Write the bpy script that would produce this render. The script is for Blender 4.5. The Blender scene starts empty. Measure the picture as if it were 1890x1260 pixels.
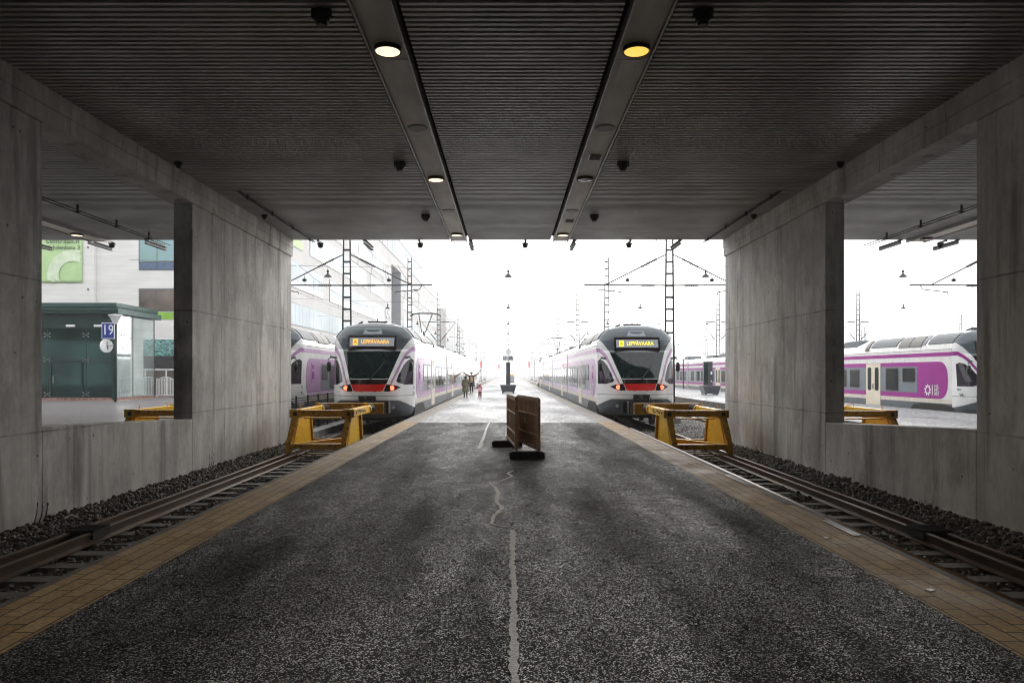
import bpy, bmesh, math, random
from mathutils import Vector, Matrix, noise
R = math.radians
rnd = random.Random(7)
scene = bpy.context.scene

# ------------------------------------------------------------------ camera
cam_data = bpy.data.cameras.new('camera')
cam = bpy.data.objects.new('camera', cam_data)
scene.collection.objects.link(cam)
scene.camera = cam
cam.location = (0, 0, 1.65)
cam.rotation_euler = (R(90), 0, 0)
cam_data.sensor_width = 36
cam_data.lens = 36 * 1350 / 1890
cam_data.shift_x = 7 / 1890
cam_data.shift_y = 58 / 1890
cam_data.clip_end = 3000
cam_data.clip_start = 0.05

# ------------------------------------------------------------------ sky, sun, exposure
world = bpy.data.worlds.new('World')
scene.world = world
world.use_nodes = True
wn, wl = world.node_tree.nodes, world.node_tree.links
wn.clear()
wo = wn.new('ShaderNodeOutputWorld')
bg = wn.new('ShaderNodeBackground')
sky = wn.new('ShaderNodeTexSky')
sky.sky_type = 'NISHITA'
sky.sun_disc = False
sky.sun_elevation = R(20)
sky.sun_rotation = R(8)
sky.dust_density = 6
sky.air_density = 1.5
hsv = wn.new('ShaderNodeHueSaturation')
hsv.inputs['Saturation'].default_value = 0.25
mixw = wn.new('ShaderNodeMix')
mixw.data_type = 'RGBA'
mixw.inputs[0].default_value = 0.92          # thick cloud cover over the clear sky
mixw.inputs[7].default_value = (7.6, 7.75, 7.9, 1)
wl.new(sky.outputs[0], hsv.inputs['Color'])
wl.new(hsv.outputs[0], mixw.inputs[6])
wl.new(mixw.outputs[2], bg.inputs[0])
bg.inputs[1].default_value = 0.12
wl.new(bg.outputs[0], wo.inputs[0])
sl = bpy.data.lights.new('sun', 'SUN')
sl.energy = 1.2
sl.angle = R(60)
sl.color = (1, 0.97, 0.93)
sun = bpy.data.objects.new('sun', sl)
scene.collection.objects.link(sun)
sun.rotation_euler = (R(70), 0, R(180 - 8))
scene.view_settings.view_transform = 'Standard'
scene.view_settings.look = 'None'
scene.view_settings.exposure = 1.2
scene.view_settings.gamma = 1
scene.cycles.use_denoising = True
scene.cycles.max_bounces = 10
scene.cycles.diffuse_bounces = 6
scene.cycles.volume_bounces = 1
scene.cycles.filter_width = 1.1
scene.cycles.sample_clamp_indirect = 6

# ------------------------------------------------------------------ helpers
class MB:
    def __init__(s):
        s.v = []; s.f = []; s.mi = []; s.cur = 0
    def add(s, vs, fs):
        n = len(s.v)
        s.v += [tuple(p) for p in vs]
        s.f += [tuple(i + n for i in f) for f in fs]
        s.mi += [s.cur] * len(fs)
        return s
    def box(s, x0, x1, y0, y1, z0, z1):
        return s.add([(x0,y0,z0),(x1,y0,z0),(x1,y1,z0),(x0,y1,z0),(x0,y0,z1),(x1,y0,z1),(x1,y1,z1),(x0,y1,z1)],
            [(0,3,2,1),(4,5,6,7),(0,1,5,4),(1,2,6,5),(2,3,7,6),(3,0,4,7)])
    def hexa(s, p):   # 8 points, bottom 4 (ccw) then top 4
        return s.add(p, [(0,3,2,1),(4,5,6,7),(0,1,5,4),(1,2,6,5),(2,3,7,6),(3,0,4,7)])
    def bar(s, a, b, w, h=None, up=(0,0,1)):
        h = h or w
        a = Vector(a); b = Vector(b); d = (b - a).normalized()
        u = Vector(up)
        if abs(d.dot(u)) > .97: u = Vector((0,1,0))
        sx = d.cross(u).normalized() * (w/2); sz = sx.cross(d).normalized() * (h/2)
        return s.hexa([a-sx-sz, a+sx-sz, b+sx-sz, b-sx-sz, a-sx+sz, a+sx+sz, b+sx+sz, b-sx+sz])
    def tube(s, pts, r, n=8, cap=True):
        if not isinstance(r, (list, tuple)): r = [r] * len(pts)
        pts = [Vector(p) for p in pts]
        rings = []
        for i, p in enumerate(pts):
            d = (pts[min(i+1, len(pts)-1)] - pts[max(i-1, 0)]).normalized()
            u = Vector((0,0,1)) if abs(d.z) < .9 else Vector((0,1,0))
            a = d.cross(u).normalized(); b = a.cross(d).normalized()
            rings.append([p + (a*math.cos(2*math.pi*k/n) + b*math.sin(2*math.pi*k/n))*r[i] for k in range(n)])
        vs = [q for ring in rings for q in ring]
        fs = []
        for i in range(len(pts)-1):
            for k in range(n):
                fs.append((i*n+k, i*n+(k+1)%n, (i+1)*n+(k+1)%n, (i+1)*n+k))
        if cap:
            fs.append(tuple(range(n))[::-1]); fs.append(tuple((len(pts)-1)*n+k for k in range(n)))
        return s.add(vs, fs)
    def lathe(s, prof, n=20, c=(0,0,0)):    # prof: (r, z)
        vs = [(c[0]+r*math.cos(2*math.pi*k/n), c[1]+r*math.sin(2*math.pi*k/n), c[2]+z) for r, z in prof for k in range(n)]
        fs = []
        for i in range(len(prof)-1):
            for k in range(n):
                fs.append((i*n+k, i*n+(k+1)%n, (i+1)*n+(k+1)%n, (i+1)*n+k))
        fs.append(tuple(range(n))[::-1]); fs.append(tuple((len(prof)-1)*n+k for k in range(n)))
        return s.add(vs, fs)
    def prism(s, poly, axis, a, b):
        """poly of 2d points; axis 'x': (y,z) extruded a..b ; 'y': (x,z); 'z': (x,y)"""
        def P(p, t):
            return {'x': (t,p[0],p[1]), 'y': (p[0],t,p[1]), 'z': (p[0],p[1],t)}[axis]
        n = len(poly)
        vs = [P(p, a) for p in poly] + [P(p, b) for p in poly]
        fs = [tuple(range(n))[::-1], tuple(range(n, 2*n))]
        fs += [(i, (i+1) % n, n+(i+1) % n, n+i) for i in range(n)]
        return s.add(vs, fs)
    def build(s, name, mat, parent=None, smooth=False, bevel=0, loc=None):
        me = bpy.data.meshes.new(name)
        me.from_pydata(s.v, [], s.f)
        bm = bmesh.new(); bm.from_mesh(me)
        bmesh.ops.recalc_face_normals(bm, faces=bm.faces)
        bm.to_mesh(me); bm.free()
        mats = mat if isinstance(mat, (list, tuple)) else [mat]
        for m in mats: me.materials.append(m)
        if len(mats) > 1: me.polygons.foreach_set('material_index', s.mi)
        if smooth: me.polygons.foreach_set('use_smooth', [True]*len(me.polygons))
        o = bpy.data.objects.new(name, me)
        scene.collection.objects.link(o)
        if parent: o.parent = parent
        if loc: o.location = loc
        if bevel:
            b = o.modifiers.new('bevel', 'BEVEL'); b.width = bevel; b.segments = 2; b.limit_method = 'ANGLE'
        return o

def tag(o, label=None, cat=None, group=None, kind=None):
    if label: o['label'] = label
    if cat: o['category'] = cat
    if group: o['group'] = group
    if kind: o['kind'] = kind
    return o
def empty(name, loc=(0,0,0), label=None, cat=None, group=None, kind=None, rz=0):
    o = bpy.data.objects.new(name, None)
    scene.collection.objects.link(o)
    o.location = loc; o.rotation_euler = (0,0,rz)
    return tag(o, label, cat, group, kind)
def kids(o, pool=None):
    return [c for c in scene.objects if c.parent == o]
def copy_tree(o, parent=None):
    ch = kids(o)
    c = o.copy(); scene.collection.objects.link(c); c.parent = parent
    for k in ch: copy_tree(k, c)
    return c
def relabel(o, label):
    o['label'] = label; return o

# ------------------------------------------------------------------ materials
def mat(name, col, rough=.6, metal=0, var=.15, scale=3, col2=None, bump=0, bscale=40, emit=None, estr=0, spec=.5, stretch=(1,1,1), coat=0, detail=6, rvar=0):
    m = bpy.data.materials.new(name); m.use_nodes = True
    nt = m.node_tree; N, L = nt.nodes, nt.links
    p = N['Principled BSDF']
    p.inputs['Roughness'].default_value = rough
    p.inputs['Metallic'].default_value = metal
    p.inputs['Specular IOR Level'].default_value = spec
    if coat: p.inputs['Coat Weight'].default_value = coat; p.inputs['Coat Roughness'].default_value = .08
    tc = N.new('ShaderNodeTexCoord'); mp = N.new('ShaderNodeMapping')
    mp.inputs['Scale'].default_value = stretch
    L.new(tc.outputs['Object'], mp.inputs[0])
    nz = N.new('ShaderNodeTexNoise'); nz.inputs['Scale'].default_value = scale; nz.inputs['Detail'].default_value = detail
    L.new(mp.outputs[0], nz.inputs['Vector'])
    cr = N.new('ShaderNodeValToRGB')
    c2 = col2 or tuple(max(0, c*(1-var)) for c in col)
    c1 = col if col2 else tuple(min(1, c*(1+var*.5)) for c in col)
    cr.color_ramp.elements[0].position = .32; cr.color_ramp.elements[1].position = .68
    cr.color_ramp.elements[0].color = (*c2, 1); cr.color_ramp.elements[1].color = (*c1, 1)
    L.new(nz.outputs[0], cr.inputs[0]); L.new(cr.outputs[0], p.inputs['Base Color'])
    if rvar:
        mr = N.new('ShaderNodeMapRange'); mr.inputs[3].default_value = rough - rvar; mr.inputs[4].default_value = rough + rvar
        L.new(nz.outputs[0], mr.inputs[0]); L.new(mr.outputs[0], p.inputs['Roughness'])
    if bump:
        n2 = N.new('ShaderNodeTexNoise'); n2.inputs['Scale'].default_value = bscale; n2.inputs['Detail'].default_value = 4
        L.new(mp.outputs[0], n2.inputs['Vector'])
        b = N.new('ShaderNodeBump'); b.inputs['Strength'].default_value = bump; b.inputs['Distance'].default_value = .02
        L.new(n2.outputs[0], b.inputs['Height']); L.new(b.outputs[0], p.inputs['Normal'])
    if emit:
        p.inputs['Emission Color'].default_value = (*emit, 1); p.inputs['Emission Strength'].default_value = estr
    return m

class G:
    """tiny node-graph helper working on world position"""
    def __init__(s, name):
        s.m = bpy.data.materials.new(name); s.m.use_nodes = True
        s.N = s.m.node_tree.nodes; s.L = s.m.node_tree.links
        s.p = s.N['Principled BSDF']
        s.geo = s.N.new('ShaderNodeNewGeometry')
        s.pos = s.geo.outputs['Position']
        sp = s.N.new('ShaderNodeSeparateXYZ'); s.L.new(s.pos, sp.inputs[0])
        s.x, s.y, s.z = sp.outputs
    def set(s, sock, v):
        if hasattr(v, 'is_output') or isinstance(v, bpy.types.NodeSocket): s.L.new(v, sock)
        else: sock.default_value = v
    def math(s, op, a, b=0, c=0, clamp=False):
        n = s.N.new('ShaderNodeMath'); n.operation = op; n.use_clamp = clamp
        s.set(n.inputs[0], a); s.set(n.inputs[1], b)
        if op in ('MULTIPLY_ADD','COMPARE','SMOOTH_MIN'): s.set(n.inputs[2], c)
        return n.outputs[0]
    def noise(s, scale, detail=5, stretch=(1,1,1), rough=.5, off=(0,0,0)):
        mp = s.N.new('ShaderNodeMapping'); mp.inputs['Scale'].default_value = stretch; mp.inputs['Location'].default_value = off
        s.L.new(s.pos, mp.inputs[0])
        n = s.N.new('ShaderNodeTexNoise'); n.inputs['Scale'].default_value = scale; n.inputs['Detail'].default_value = detail
        n.inputs['Roughness'].default_value = rough
        s.L.new(mp.outputs[0], n.inputs['Vector']); return n.outputs[0]
    def voronoi(s, scale, feature='F1', out=0, stretch=(1,1,1)):
        mp = s.N.new('ShaderNodeMapping'); mp.inputs['Scale'].default_value = stretch
        s.L.new(s.pos, mp.inputs[0])
        n = s.N.new('ShaderNodeTexVoronoi'); n.inputs['Scale'].default_value = scale; n.feature = feature
        s.L.new(mp.outputs[0], n.inputs['Vector']); return n.outputs[out]
    def ramp(s, v, stops):
        n = s.N.new('ShaderNodeValToRGB'); e = n.color_ramp.elements
        while len(e) < len(stops): e.new(.5)
        for i, (pos, c) in enumerate(stops):
            e[i].position = pos; e[i].color = (c, c, c, 1) if not isinstance(c, tuple) else (*c, 1)
        s.set(n.inputs[0], v); return n.outputs[0]
    def mix(s, f, a, b, mode='MIX'):
        n = s.N.new('ShaderNodeMix'); n.data_type = 'RGBA'; n.blend_type = mode
        s.set(n.inputs[0], f)
        for i, v in ((6, a), (7, b)):
            if isinstance(v, tuple): n.inputs[i].default_value = (*v, 1)
            else: s.L.new(v, n.inputs[i])
        return n.outputs[2]
    def bump(s, h, strength, dist=.02, prev=None):
        n = s.N.new('ShaderNodeBump'); n.inputs['Strength'].default_value = strength; n.inputs['Distance'].default_value = dist
        s.L.new(h, n.inputs['Height'])
        if prev: s.L.new(prev, n.inputs['Normal'])
        return n.outputs[0]

def concrete_wall_mat():
    g = G('board_marked_concrete')
    streak = g.noise(1.0, 6, (2.2, 2.2, .40), .6)
    cloud = g.noise(.8, 7, (1,1,.6), .68)
    fine = g.noise(14, 5, (1,1,.5), .65)
    c = g.ramp(streak, [(.34, (.50,.475,.45)), (.5, (.64,.62,.59)), (.66, (.76,.74,.71))])
    c = g.mix(g.math('MULTIPLY', g.ramp(cloud, [(.46, 0.), (.62, 1.)]), .85), c, g.mix(.7, c, (.20,.18,.17)))
    c = g.mix(.28, c, g.ramp(fine, [(.3, (.36,.34,.32)), (.7, (.76,.73,.70))]))
    # dark vertical water stains
    st = g.noise(1.7, 4, (1.6, 1.6, .12), .55, (3,7,1))
    c = g.mix(g.math('MULTIPLY', g.ramp(st, [(.56, 0.), (.68, 1.)]), .6), c, (.15,.13,.12))
    # blotches of pale lime
    li = g.noise(.9, 6, (1,1,.6), .7, (9,2,5))
    c = g.mix(g.math('MULTIPLY', g.ramp(li, [(.56, 0.), (.68, 1.)]), .65), c, (.82,.81,.79))
    # joints of the formwork
    def lines(coord, off, pitch, w):
        f = g.math('SUBTRACT', coord, off)
        f = g.math('DIVIDE', f, pitch)
        f = g.math('FRACT', f)
        f = g.math('SUBTRACT', f, .5); f = g.math('ABSOLUTE', f)
        return g.math('GREATER_THAN', f, .5 - w/pitch/2)
    wob = g.math('MULTIPLY', g.math('SUBTRACT', g.noise(1.2, 3), .5), .03)
    zz = g.math('ADD', g.z, wob)
    up = g.math('GREATER_THAN', g.z, .74)
    v1 = g.math('MULTIPLY', lines(g.y, 16.22, 2.14, .02), up)
    v2 = g.math('MULTIPLY', lines(g.y, 16.4, 1.07, .014), g.math('SUBTRACT', 1, up))
    h1 = g.math('LESS_THAN', g.math('ABSOLUTE', g.math('SUBTRACT', zz, 3.07)), .014)
    h2 = g.math('LESS_THAN', g.math('ABSOLUTE', g.math('SUBTRACT', zz, .74)), .016)
    j = g.math('MAXIMUM', g.math('MAXIMUM', v1, g.math('MULTIPLY', v2, .5)), g.math('MAXIMUM', h1, g.math('MULTIPLY', h2, .8)))
    brk = g.ramp(g.noise(2.3, 4, (1,1,1), .6, (4,4,4)), [(.35, .12), (.65, .7)])
    j2 = g.math('MULTIPLY', j, brk)
    c = g.mix(j2, c, (.055,.048,.043))
    # tie holes and pits
    pit = g.math('LESS_THAN', g.voronoi(2.6), .06)
    c = g.mix(g.math('MULTIPLY', pit, .8), c, (.04,.035,.03))
    g.L.new(c, g.p.inputs['Base Color'])
    g.p.inputs['Roughness'].default_value = .78
    b = g.bump(fine, .25, .01)
    b = g.bump(g.math('SUBTRACT', 1, g.math('MAXIMUM', j, pit)), .5, .01, b)
    g.L.new(b, g.p.inputs['Normal'])
    return g.m
def asphalt_mat():
    g = G('wet_coarse_asphalt')
    gr = g.voronoi(125); cell = g.voronoi(125, out=1)
    sc_ = g.N.new('ShaderNodeSeparateColor'); g.L.new(cell, sc_.inputs[0])
    gr2 = g.noise(240, 3, (1,1,1), .7)
    big = g.noise(1.1, 5, (1,.16,1), .62)
    patch = g.noise(2.6, 5, (1,.5,1), .65, (5,1,0))
    mid = g.noise(5, 6, (1,.8,1), .7)
    c = g.ramp(gr, [(.05, (.022,.0205,.0195)), (.45, (.010,.0094,.009)), (.75, (.006,.006,.006))])
    c = g.mix(g.ramp(mid, [(.4, 0.), (.7, .6)]), c, (.027,.024,.021))
    pale = g.math('GREATER_THAN', sc_.outputs[1], .96)  # pale aggregate grains, also painted into the colour to read as glints
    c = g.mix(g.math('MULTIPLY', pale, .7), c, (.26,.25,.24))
    b = g.bump(gr, 1.0, .007)
    b = g.bump(gr2, .8, .0012, b)
    df = g.N.new('ShaderNodeBsdfDiffuse'); g.L.new(c, df.inputs[0]); g.L.new(b, df.inputs['Normal'])
    gl = g.N.new('ShaderNodeBsdfGlossy'); g.L.new(b, gl.inputs['Normal'])
    g.L.new(g.ramp(mid, [(.3, .20), (.7, .38)]), gl.inputs['Roughness'])
    wetcell = g.math('GREATER_THAN', sc_.outputs[0], .80)
    f = g.math('ADD', g.ramp(big, [(.34, .012), (.66, .040)]), g.math('MULTIPLY', g.math('MULTIPLY', wetcell, g.ramp(patch, [(.36, .5), (.62, 1.)])), g.ramp(big, [(.36, .18), (.62, .58)])))
    # tyre-worn track down the middle right stays wetter
    mx = g.N.new('ShaderNodeMixShader'); g.L.new(f, mx.inputs[0]); g.L.new(df.outputs[0], mx.inputs[1]); g.L.new(gl.outputs[0], mx.inputs[2])
    out = [n for n in g.N if n.type == 'OUTPUT_MATERIAL'][0]
    g.L.new(mx.outputs[0], out.inputs['Surface']); g.N.remove(g.p)
    return g.m
def wet_pavement_mat(name, c0, c1, r0=.1, r1=.35, f0=.05, f1=.22):
    g = G(name)
    big = g.noise(.35, 5, (1,.35,1), .6)
    mid = g.noise(6, 6, (1,.6,1), .7)
    grain = g.voronoi(70)
    c = g.ramp(g.math('MULTIPLY_ADD', mid, .6, g.math('MULTIPLY', big, .4)), [(.36, c0), (.64, c1)])
    b = g.bump(grain, .6, .003)
    df = g.N.new('ShaderNodeBsdfDiffuse'); g.L.new(c, df.inputs[0]); g.L.new(b, df.inputs['Normal'])
    gl = g.N.new('ShaderNodeBsdfGlossy'); g.L.new(b, gl.inputs['Normal'])
    g.L.new(g.ramp(mid, [(.35, r0), (.7, r1)]), gl.inputs['Roughness'])
    f = g.ramp(big, [(.36, f0), (.66, f1)])
    mx = g.N.new('ShaderNodeMixShader'); g.L.new(f, mx.inputs[0]); g.L.new(df.outputs[0], mx.inputs[1]); g.L.new(gl.outputs[0], mx.inputs[2])
    out = [n for n in g.N if n.type == 'OUTPUT_MATERIAL'][0]
    g.L.new(mx.outputs[0], out.inputs['Surface']); g.N.remove(g.p)
    return g.m
def paver_mat(name='concrete_edge_pavers', dark=(.29,.185,.085), light=(.47,.33,.17)):
    g = G(name)
    br = g.N.new('ShaderNodeTexBrick')
    mp = g.N.new('ShaderNodeMapping'); mp.inputs['Rotation'].default_value = (0,0,R(90))
    g.L.new(g.pos, mp.inputs[0]); g.L.new(mp.outputs[0], br.inputs['Vector'])
    br.inputs['Scale'].default_value = 1.0
    br.inputs['Brick Width'].default_value = .30
    br.inputs['Row Height'].default_value = .1435
    br.inputs['Mortar Size'].default_value = .006
    br.inputs['Color1'].default_value = (*dark, 1); br.inputs['Color2'].default_value = (*light, 1)
    br.inputs['Mortar'].default_value = (.015,.012,.009,1)
    br.offset = .5
    c = g.mix(g.ramp(g.noise(1.2, 6, (1,1,1), .65), [(.3, .0), (.7, .6)]), br.outputs[0], light, 'MIX')
    c = g.mix(1, c, g.ramp(g.noise(25, 5), [(.3, .6), (.7, 1.1)]), 'MULTIPLY')
    g.L.new(g.mix(br.outputs[1], c, (.012,.010,.008)), g.p.inputs['Base Color'])
    g.L.new(g.ramp(g.noise(2.0, 5), [(.35, .55), (.7, .8)]), g.p.inputs['Roughness']); g.p.inputs['Specular IOR Level'].default_value = .2
    b = g.bump(g.math('SUBTRACT', 1, br.outputs[1]), .6, .006)
    b = g.bump(g.noise(90, 4), .35, .004, b)
    g.L.new(b, g.p.inputs['Normal'])
    return g.m
def ballast_mat(name, a, b_, c_, rough=.55):
    g = G(name)
    v = g.voronoi(17); col = g.voronoi(17, out=1)
    c = g.mix(.75, g.ramp(g.noise(3, 5), [(.3, b_), (.7, c_)]), g.mix(1, col, b_, 'MULTIPLY'))
    c = g.mix(g.ramp(v, [(.25, 0.), (.6, 1.)]), g.ramp(g.noise(9, 4), [(.35, b_), (.65, c_)]), a)
    g.L.new(c, g.p.inputs['Base Color'])
    g.p.inputs['Roughness'].default_value = rough
    g.L.new(g.bump(g.math('SUBTRACT', 1, v), 1.0, .05), g.p.inputs['Normal'])
    return g.m

def painted(name, c0, c1, rust, amt=.68, rough=.45, streak=False, coat=0):
    m = mat(name, c0, rough, col2=c1, scale=3, bump=.06, bscale=25, rvar=.08, coat=coat)
    nt = m.node_tree; N, L = nt.nodes, nt.links; p = N['Principled BSDF']
    src = p.inputs['Base Color'].links[0].from_socket
    tc = N.new('ShaderNodeTexCoord'); mp = N.new('ShaderNodeMapping')
    mp.inputs['Scale'].default_value = (4,4,.5) if streak else (1,1,1); mp.inputs['Location'].default_value = (3,5,7)
    L.new(tc.outputs['Object'], mp.inputs[0])
    nz = N.new('ShaderNodeTexNoise'); nz.inputs['Scale'].default_value = 2.2 if streak else 9; nz.inputs['Detail'].default_value = 9; nz.inputs['Roughness'].default_value = .7
    L.new(mp.outputs[0], nz.inputs['Vector'])
    cr = N.new('ShaderNodeValToRGB'); cr.color_ramp.elements[0].position = amt-.08; cr.color_ramp.elements[1].position = amt
    if streak: cr.color_ramp.elements[0].position = .42; cr.color_ramp.elements[1].position = .75; cr.color_ramp.elements[1].color = (.5,.5,.5,1)
    L.new(nz.outputs[0], cr.inputs[0])
    mx = N.new('ShaderNodeMix'); mx.data_type = 'RGBA'; mx.inputs[7].default_value = (*rust, 1)
    L.new(cr.outputs[0], mx.inputs[0]); L.new(src, mx.inputs[6]); L.new(mx.outputs[2], p.inputs['Base Color'])
    return m

M = {}
M['wall'] = concrete_wall_mat()
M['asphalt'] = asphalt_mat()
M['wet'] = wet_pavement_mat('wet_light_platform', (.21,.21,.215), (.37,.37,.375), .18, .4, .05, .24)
M['wet_slabs'] = wet_pavement_mat('wet_left_platform', (.13,.12,.12), (.2,.19,.19), .08, .3)
M['red_slabs'] = wet_pavement_mat('reddish_wet_slabs', (.2,.1,.08), (.3,.17,.14), .15, .4)
M['paver'] = paver_mat()
M['paver_out'] = paver_mat('daylit_edge_pavers', (.26,.235,.20), (.36,.33,.29))  # same pavers, paler colour standing in for daylight and wet sheen
M['conc'] = mat('weathered_concrete', (.25,.24,.225), .8, var=.35, scale=2.5, bump=.3, bscale=30)
M['edge_conc'] = mat('platform_edge_concrete', (.12,.105,.09), .75, var=.5, scale=4, bump=.4, bscale=30)
M['ballast'] = ballast_mat('track_ballast', (.012,.011,.010), (.07,.062,.055), (.15,.14,.13))
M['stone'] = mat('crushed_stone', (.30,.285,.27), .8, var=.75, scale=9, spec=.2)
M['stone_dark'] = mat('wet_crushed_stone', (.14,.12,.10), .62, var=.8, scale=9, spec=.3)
M['sleeper'] = mat('concrete_sleeper', (.12,.11,.095), .7, var=.4, scale=6, bump=.3)
M['rail'] = mat('rusty_rail_steel', (.14,.082,.048), .42, metal=.35, var=.5, scale=6, col2=(.06,.036,.024), stretch=(1,.2,1), rvar=.1)
M['rail_top'] = mat('worn_rail_head', (.20,.135,.09), .34, metal=.6, var=.4, scale=5, stretch=(1,.2,1))
M['slat'] = mat('ceiling_slat_metal', (.54,.54,.525), .45, metal=.15, var=.22, scale=.9, detail=3)
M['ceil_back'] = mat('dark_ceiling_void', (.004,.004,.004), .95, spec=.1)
M['channel'] = mat('grey_channel_sheet', (.74,.70,.65), .55, metal=0, var=.28, scale=1.2, stretch=(2,.5,1))
M['channel_edge'] = mat('channel_flange', (.30,.29,.275), .4, metal=.4)
M['black'] = mat('black_plastic', (.012,.012,.012), .45)
M['fixture'] = mat('black_fixture_metal', (.02,.019,.017), .5, metal=.3)
M['beam'] = mat('dark_steel_beam', (.06,.06,.06), .5, metal=.5)
M['brass'] = mat('brown_lamp_ring', (.06,.045,.02), .35, metal=.6)
M['lamp_warm'] = mat('lit_lamp_lens', (.9,.85,.7), .3, emit=(1,.78,.52), estr=.66)
M['lamp_yellow'] = mat('lit_yellow_lamp_lens', (.9,.7,.3), .3, emit=(1,.62,.10), estr=.5)
M['lamp_off'] = mat('unlit_lamp_lens', (.03,.03,.03), .15)
M['disc'] = mat('pale_speaker_disc', (.42,.38,.36), .6)
M['yellow'] = painted('yellow_buffer_paint', (.95,.57,.004), (.82,.46,.004), (.20,.09,.02), .66)
M['yellow_shaded'] = painted('shaded_yellow_buffer_paint', (.66,.36,.006), (.44,.22,.006), (.09,.04,.015), .62)  # same yellow paint with shade put into the colour, plus rust
M['rubber'] = mat('black_rubber', (.015,.015,.015), .6)
M['steel'] = mat('galvanised_steel', (.4,.41,.42), .4, metal=.7)
M['mast'] = mat('dark_mast_steel', (.045,.047,.05), .55, metal=.3, var=.3)
M['insul'] = mat('brown_insulator', (.03,.022,.02), .35)
M['wire'] = mat('overhead_wire', (.08,.08,.08), .5, metal=.4)
M['white'] = mat('train_white_paint', (.86,.86,.85), .22, var=.06, scale=1.5, coat=.4)
M['white_side'] = painted('train_side_white', (.78,.77,.76), (.70,.69,.67), (.46,.43,.40), rough=.3, streak=True, coat=.2)
M['lilac'] = mat('faded_lilac_paint', (.46,.24,.46), .3, var=.12, scale=1.5, coat=.3)
M['magenta'] = mat('magenta_paint', (.32,.016,.25), .4, var=.15, scale=1.5, spec=.25)
M['grey_band'] = mat('grey_window_band', (.14,.17,.20), .3, var=.12, scale=2, coat=.3)
M['cap'] = mat('slate_grey_roof_cap', (.10,.125,.145), .28, var=.12, scale=1.5, coat=.4)
M['skirt'] = mat('dark_grey_skirt', (.10,.115,.13), .4, var=.3, scale=3)
M['cream'] = mat('cream_door_paint', (.72,.64,.5), .35, var=.08)
M['cream_low'] = painted('dirty_cream_band', (.72,.66,.55), (.60,.54,.45), (.32,.27,.22), rough=.5, streak=True)
M['glass'] = mat('dark_train_glass', (.008,.011,.013), .06, var=.3, scale=2, spec=.22)
M['shield'] = mat('green_tinted_windscreen', (.008,.018,.019), .03, var=.3, spec=.5)
M['sidegl'] = mat('tinted_cab_side_glass', (.02,.014,.025), .06)
M['red'] = mat('red_nose_panel', (.80,.012,.010), .28, var=.1, coat=.4)
M['lens_black'] = mat('smoked_lamp_glass', (.02,.006,.008), .1)
M['tail'] = mat('lit_tail_lamp', (.8,.1,.05), .3, emit=(1,.10,.05), estr=2.2)
M['sign_face'] = mat('destination_display_glass', (.42,.46,.50), .3, var=.1)
M['display'] = mat('emissive_display_field', (.3,.33,.36), .3, emit=(.62,.72,.82), estr=.09)  # display face given a weak emission to lighten it
M['led'] = mat('orange_led_text', (.9,.5,.1), .4, emit=(1,.42,.04), estr=.7)
M['led_y'] = mat('yellow_led_text', (.9,.7,.1), .4, emit=(1,.66,.01), estr=.8)
M['roof_panel'] = mat('slate_roof_panel', (.045,.06,.072), .5, var=.1, spec=.2)
M['roof_panel_pale'] = mat('pale_slate_roof_panel', (.16,.17,.19), .5, var=.1, spec=.2)
M['louvre'] = mat('brown_grey_roof_louvre', (.035,.028,.02), .5, metal=.2, var=.4, scale=12, stretch=(.3,3,3))
M['seam'] = mat('body_seam_rubber', (.03,.03,.035), .6)
M['under'] = mat('underframe_grime', (.018,.016,.015), .8)
M['facade'] = mat('warm_white_render', (.60,.58,.56), .8, var=.07, scale=.4, bump=.1, bscale=3)
M['facade_end'] = mat('board_textured_white_wall', (.74,.72,.70), .85, var=.1, scale=1.6, stretch=(.25,.25,2.5), bump=.2, bscale=3)
M['pane'] = mat('sky_toned_panes', (.42,.49,.53), .4, var=.18, scale=.25, spec=.12)  # pale sky reflection put into the base colour
M['pane_blue'] = mat('sky_hill_toned_panes', (.22,.38,.50), .06, col2=(.13,.26,.16), scale=.35, spec=.8)  # blue and green tones paint in reflected sky and hills
M['pane_dark'] = mat('dark_brownish_panes', (.14,.11,.09), .1, var=.5, scale=.8)
M['navy'] = mat('navy_spandrel', (.06,.11,.2), .25)
M['sp_green'] = mat('pale_green_spandrel', (.52,.64,.55), .4)
M['sp_lav'] = mat('lavender_spandrel', (.50,.52,.66), .4)
M['sp_lime'] = mat('lime_spandrel', (.24,.48,.05), .45)
M['frame'] = mat('window_frame_grey', (.10,.11,.12), .4)
M['grey_wall'] = mat('grey_recess_cladding', (.30,.31,.33), .6, var=.1)
M['screen'] = mat('grey_louvred_cladding', (.38,.38,.385), .5, var=.25, scale=2, stretch=(.1,.1,8))
M['banner'] = mat('light_green_banner', (.44,.62,.30), .7, var=.08, scale=1.5, bump=.1, bscale=4)
M['banner_ring'] = mat('pale_banner_print', (.62,.72,.52), .7)
M['banner_text'] = mat('dark_banner_lettering', (.06,.09,.05), .7)
M['pav_green'] = mat('dark_green_steel', (.004,.026,.022), .4, metal=.0, spec=.3, var=.2)
M['pav_trim'] = mat('sea_green_roof_trim', (.025,.075,.068), .35, metal=.1)
M['pav_glass'] = mat('pavilion_dark_glass', (.014,.042,.038), .05, metal=.5, var=.6, scale=.5, spec=.2)
M['pav_side'] = mat('pavilion_side_glass', (.62,.70,.68), .04, metal=.75, var=.25, scale=.5)
M['sign_blue'] = mat('blue_sign_enamel', (.01,.035,.26), .35)
M['sign_white'] = mat('white_enamel', (.82,.82,.82), .4)
M['navy_sign'] = mat('dark_navy_sign', (.02,.03,.05), .4)
M['clock'] = mat('clock_dial', (.75,.75,.75), .3)
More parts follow.
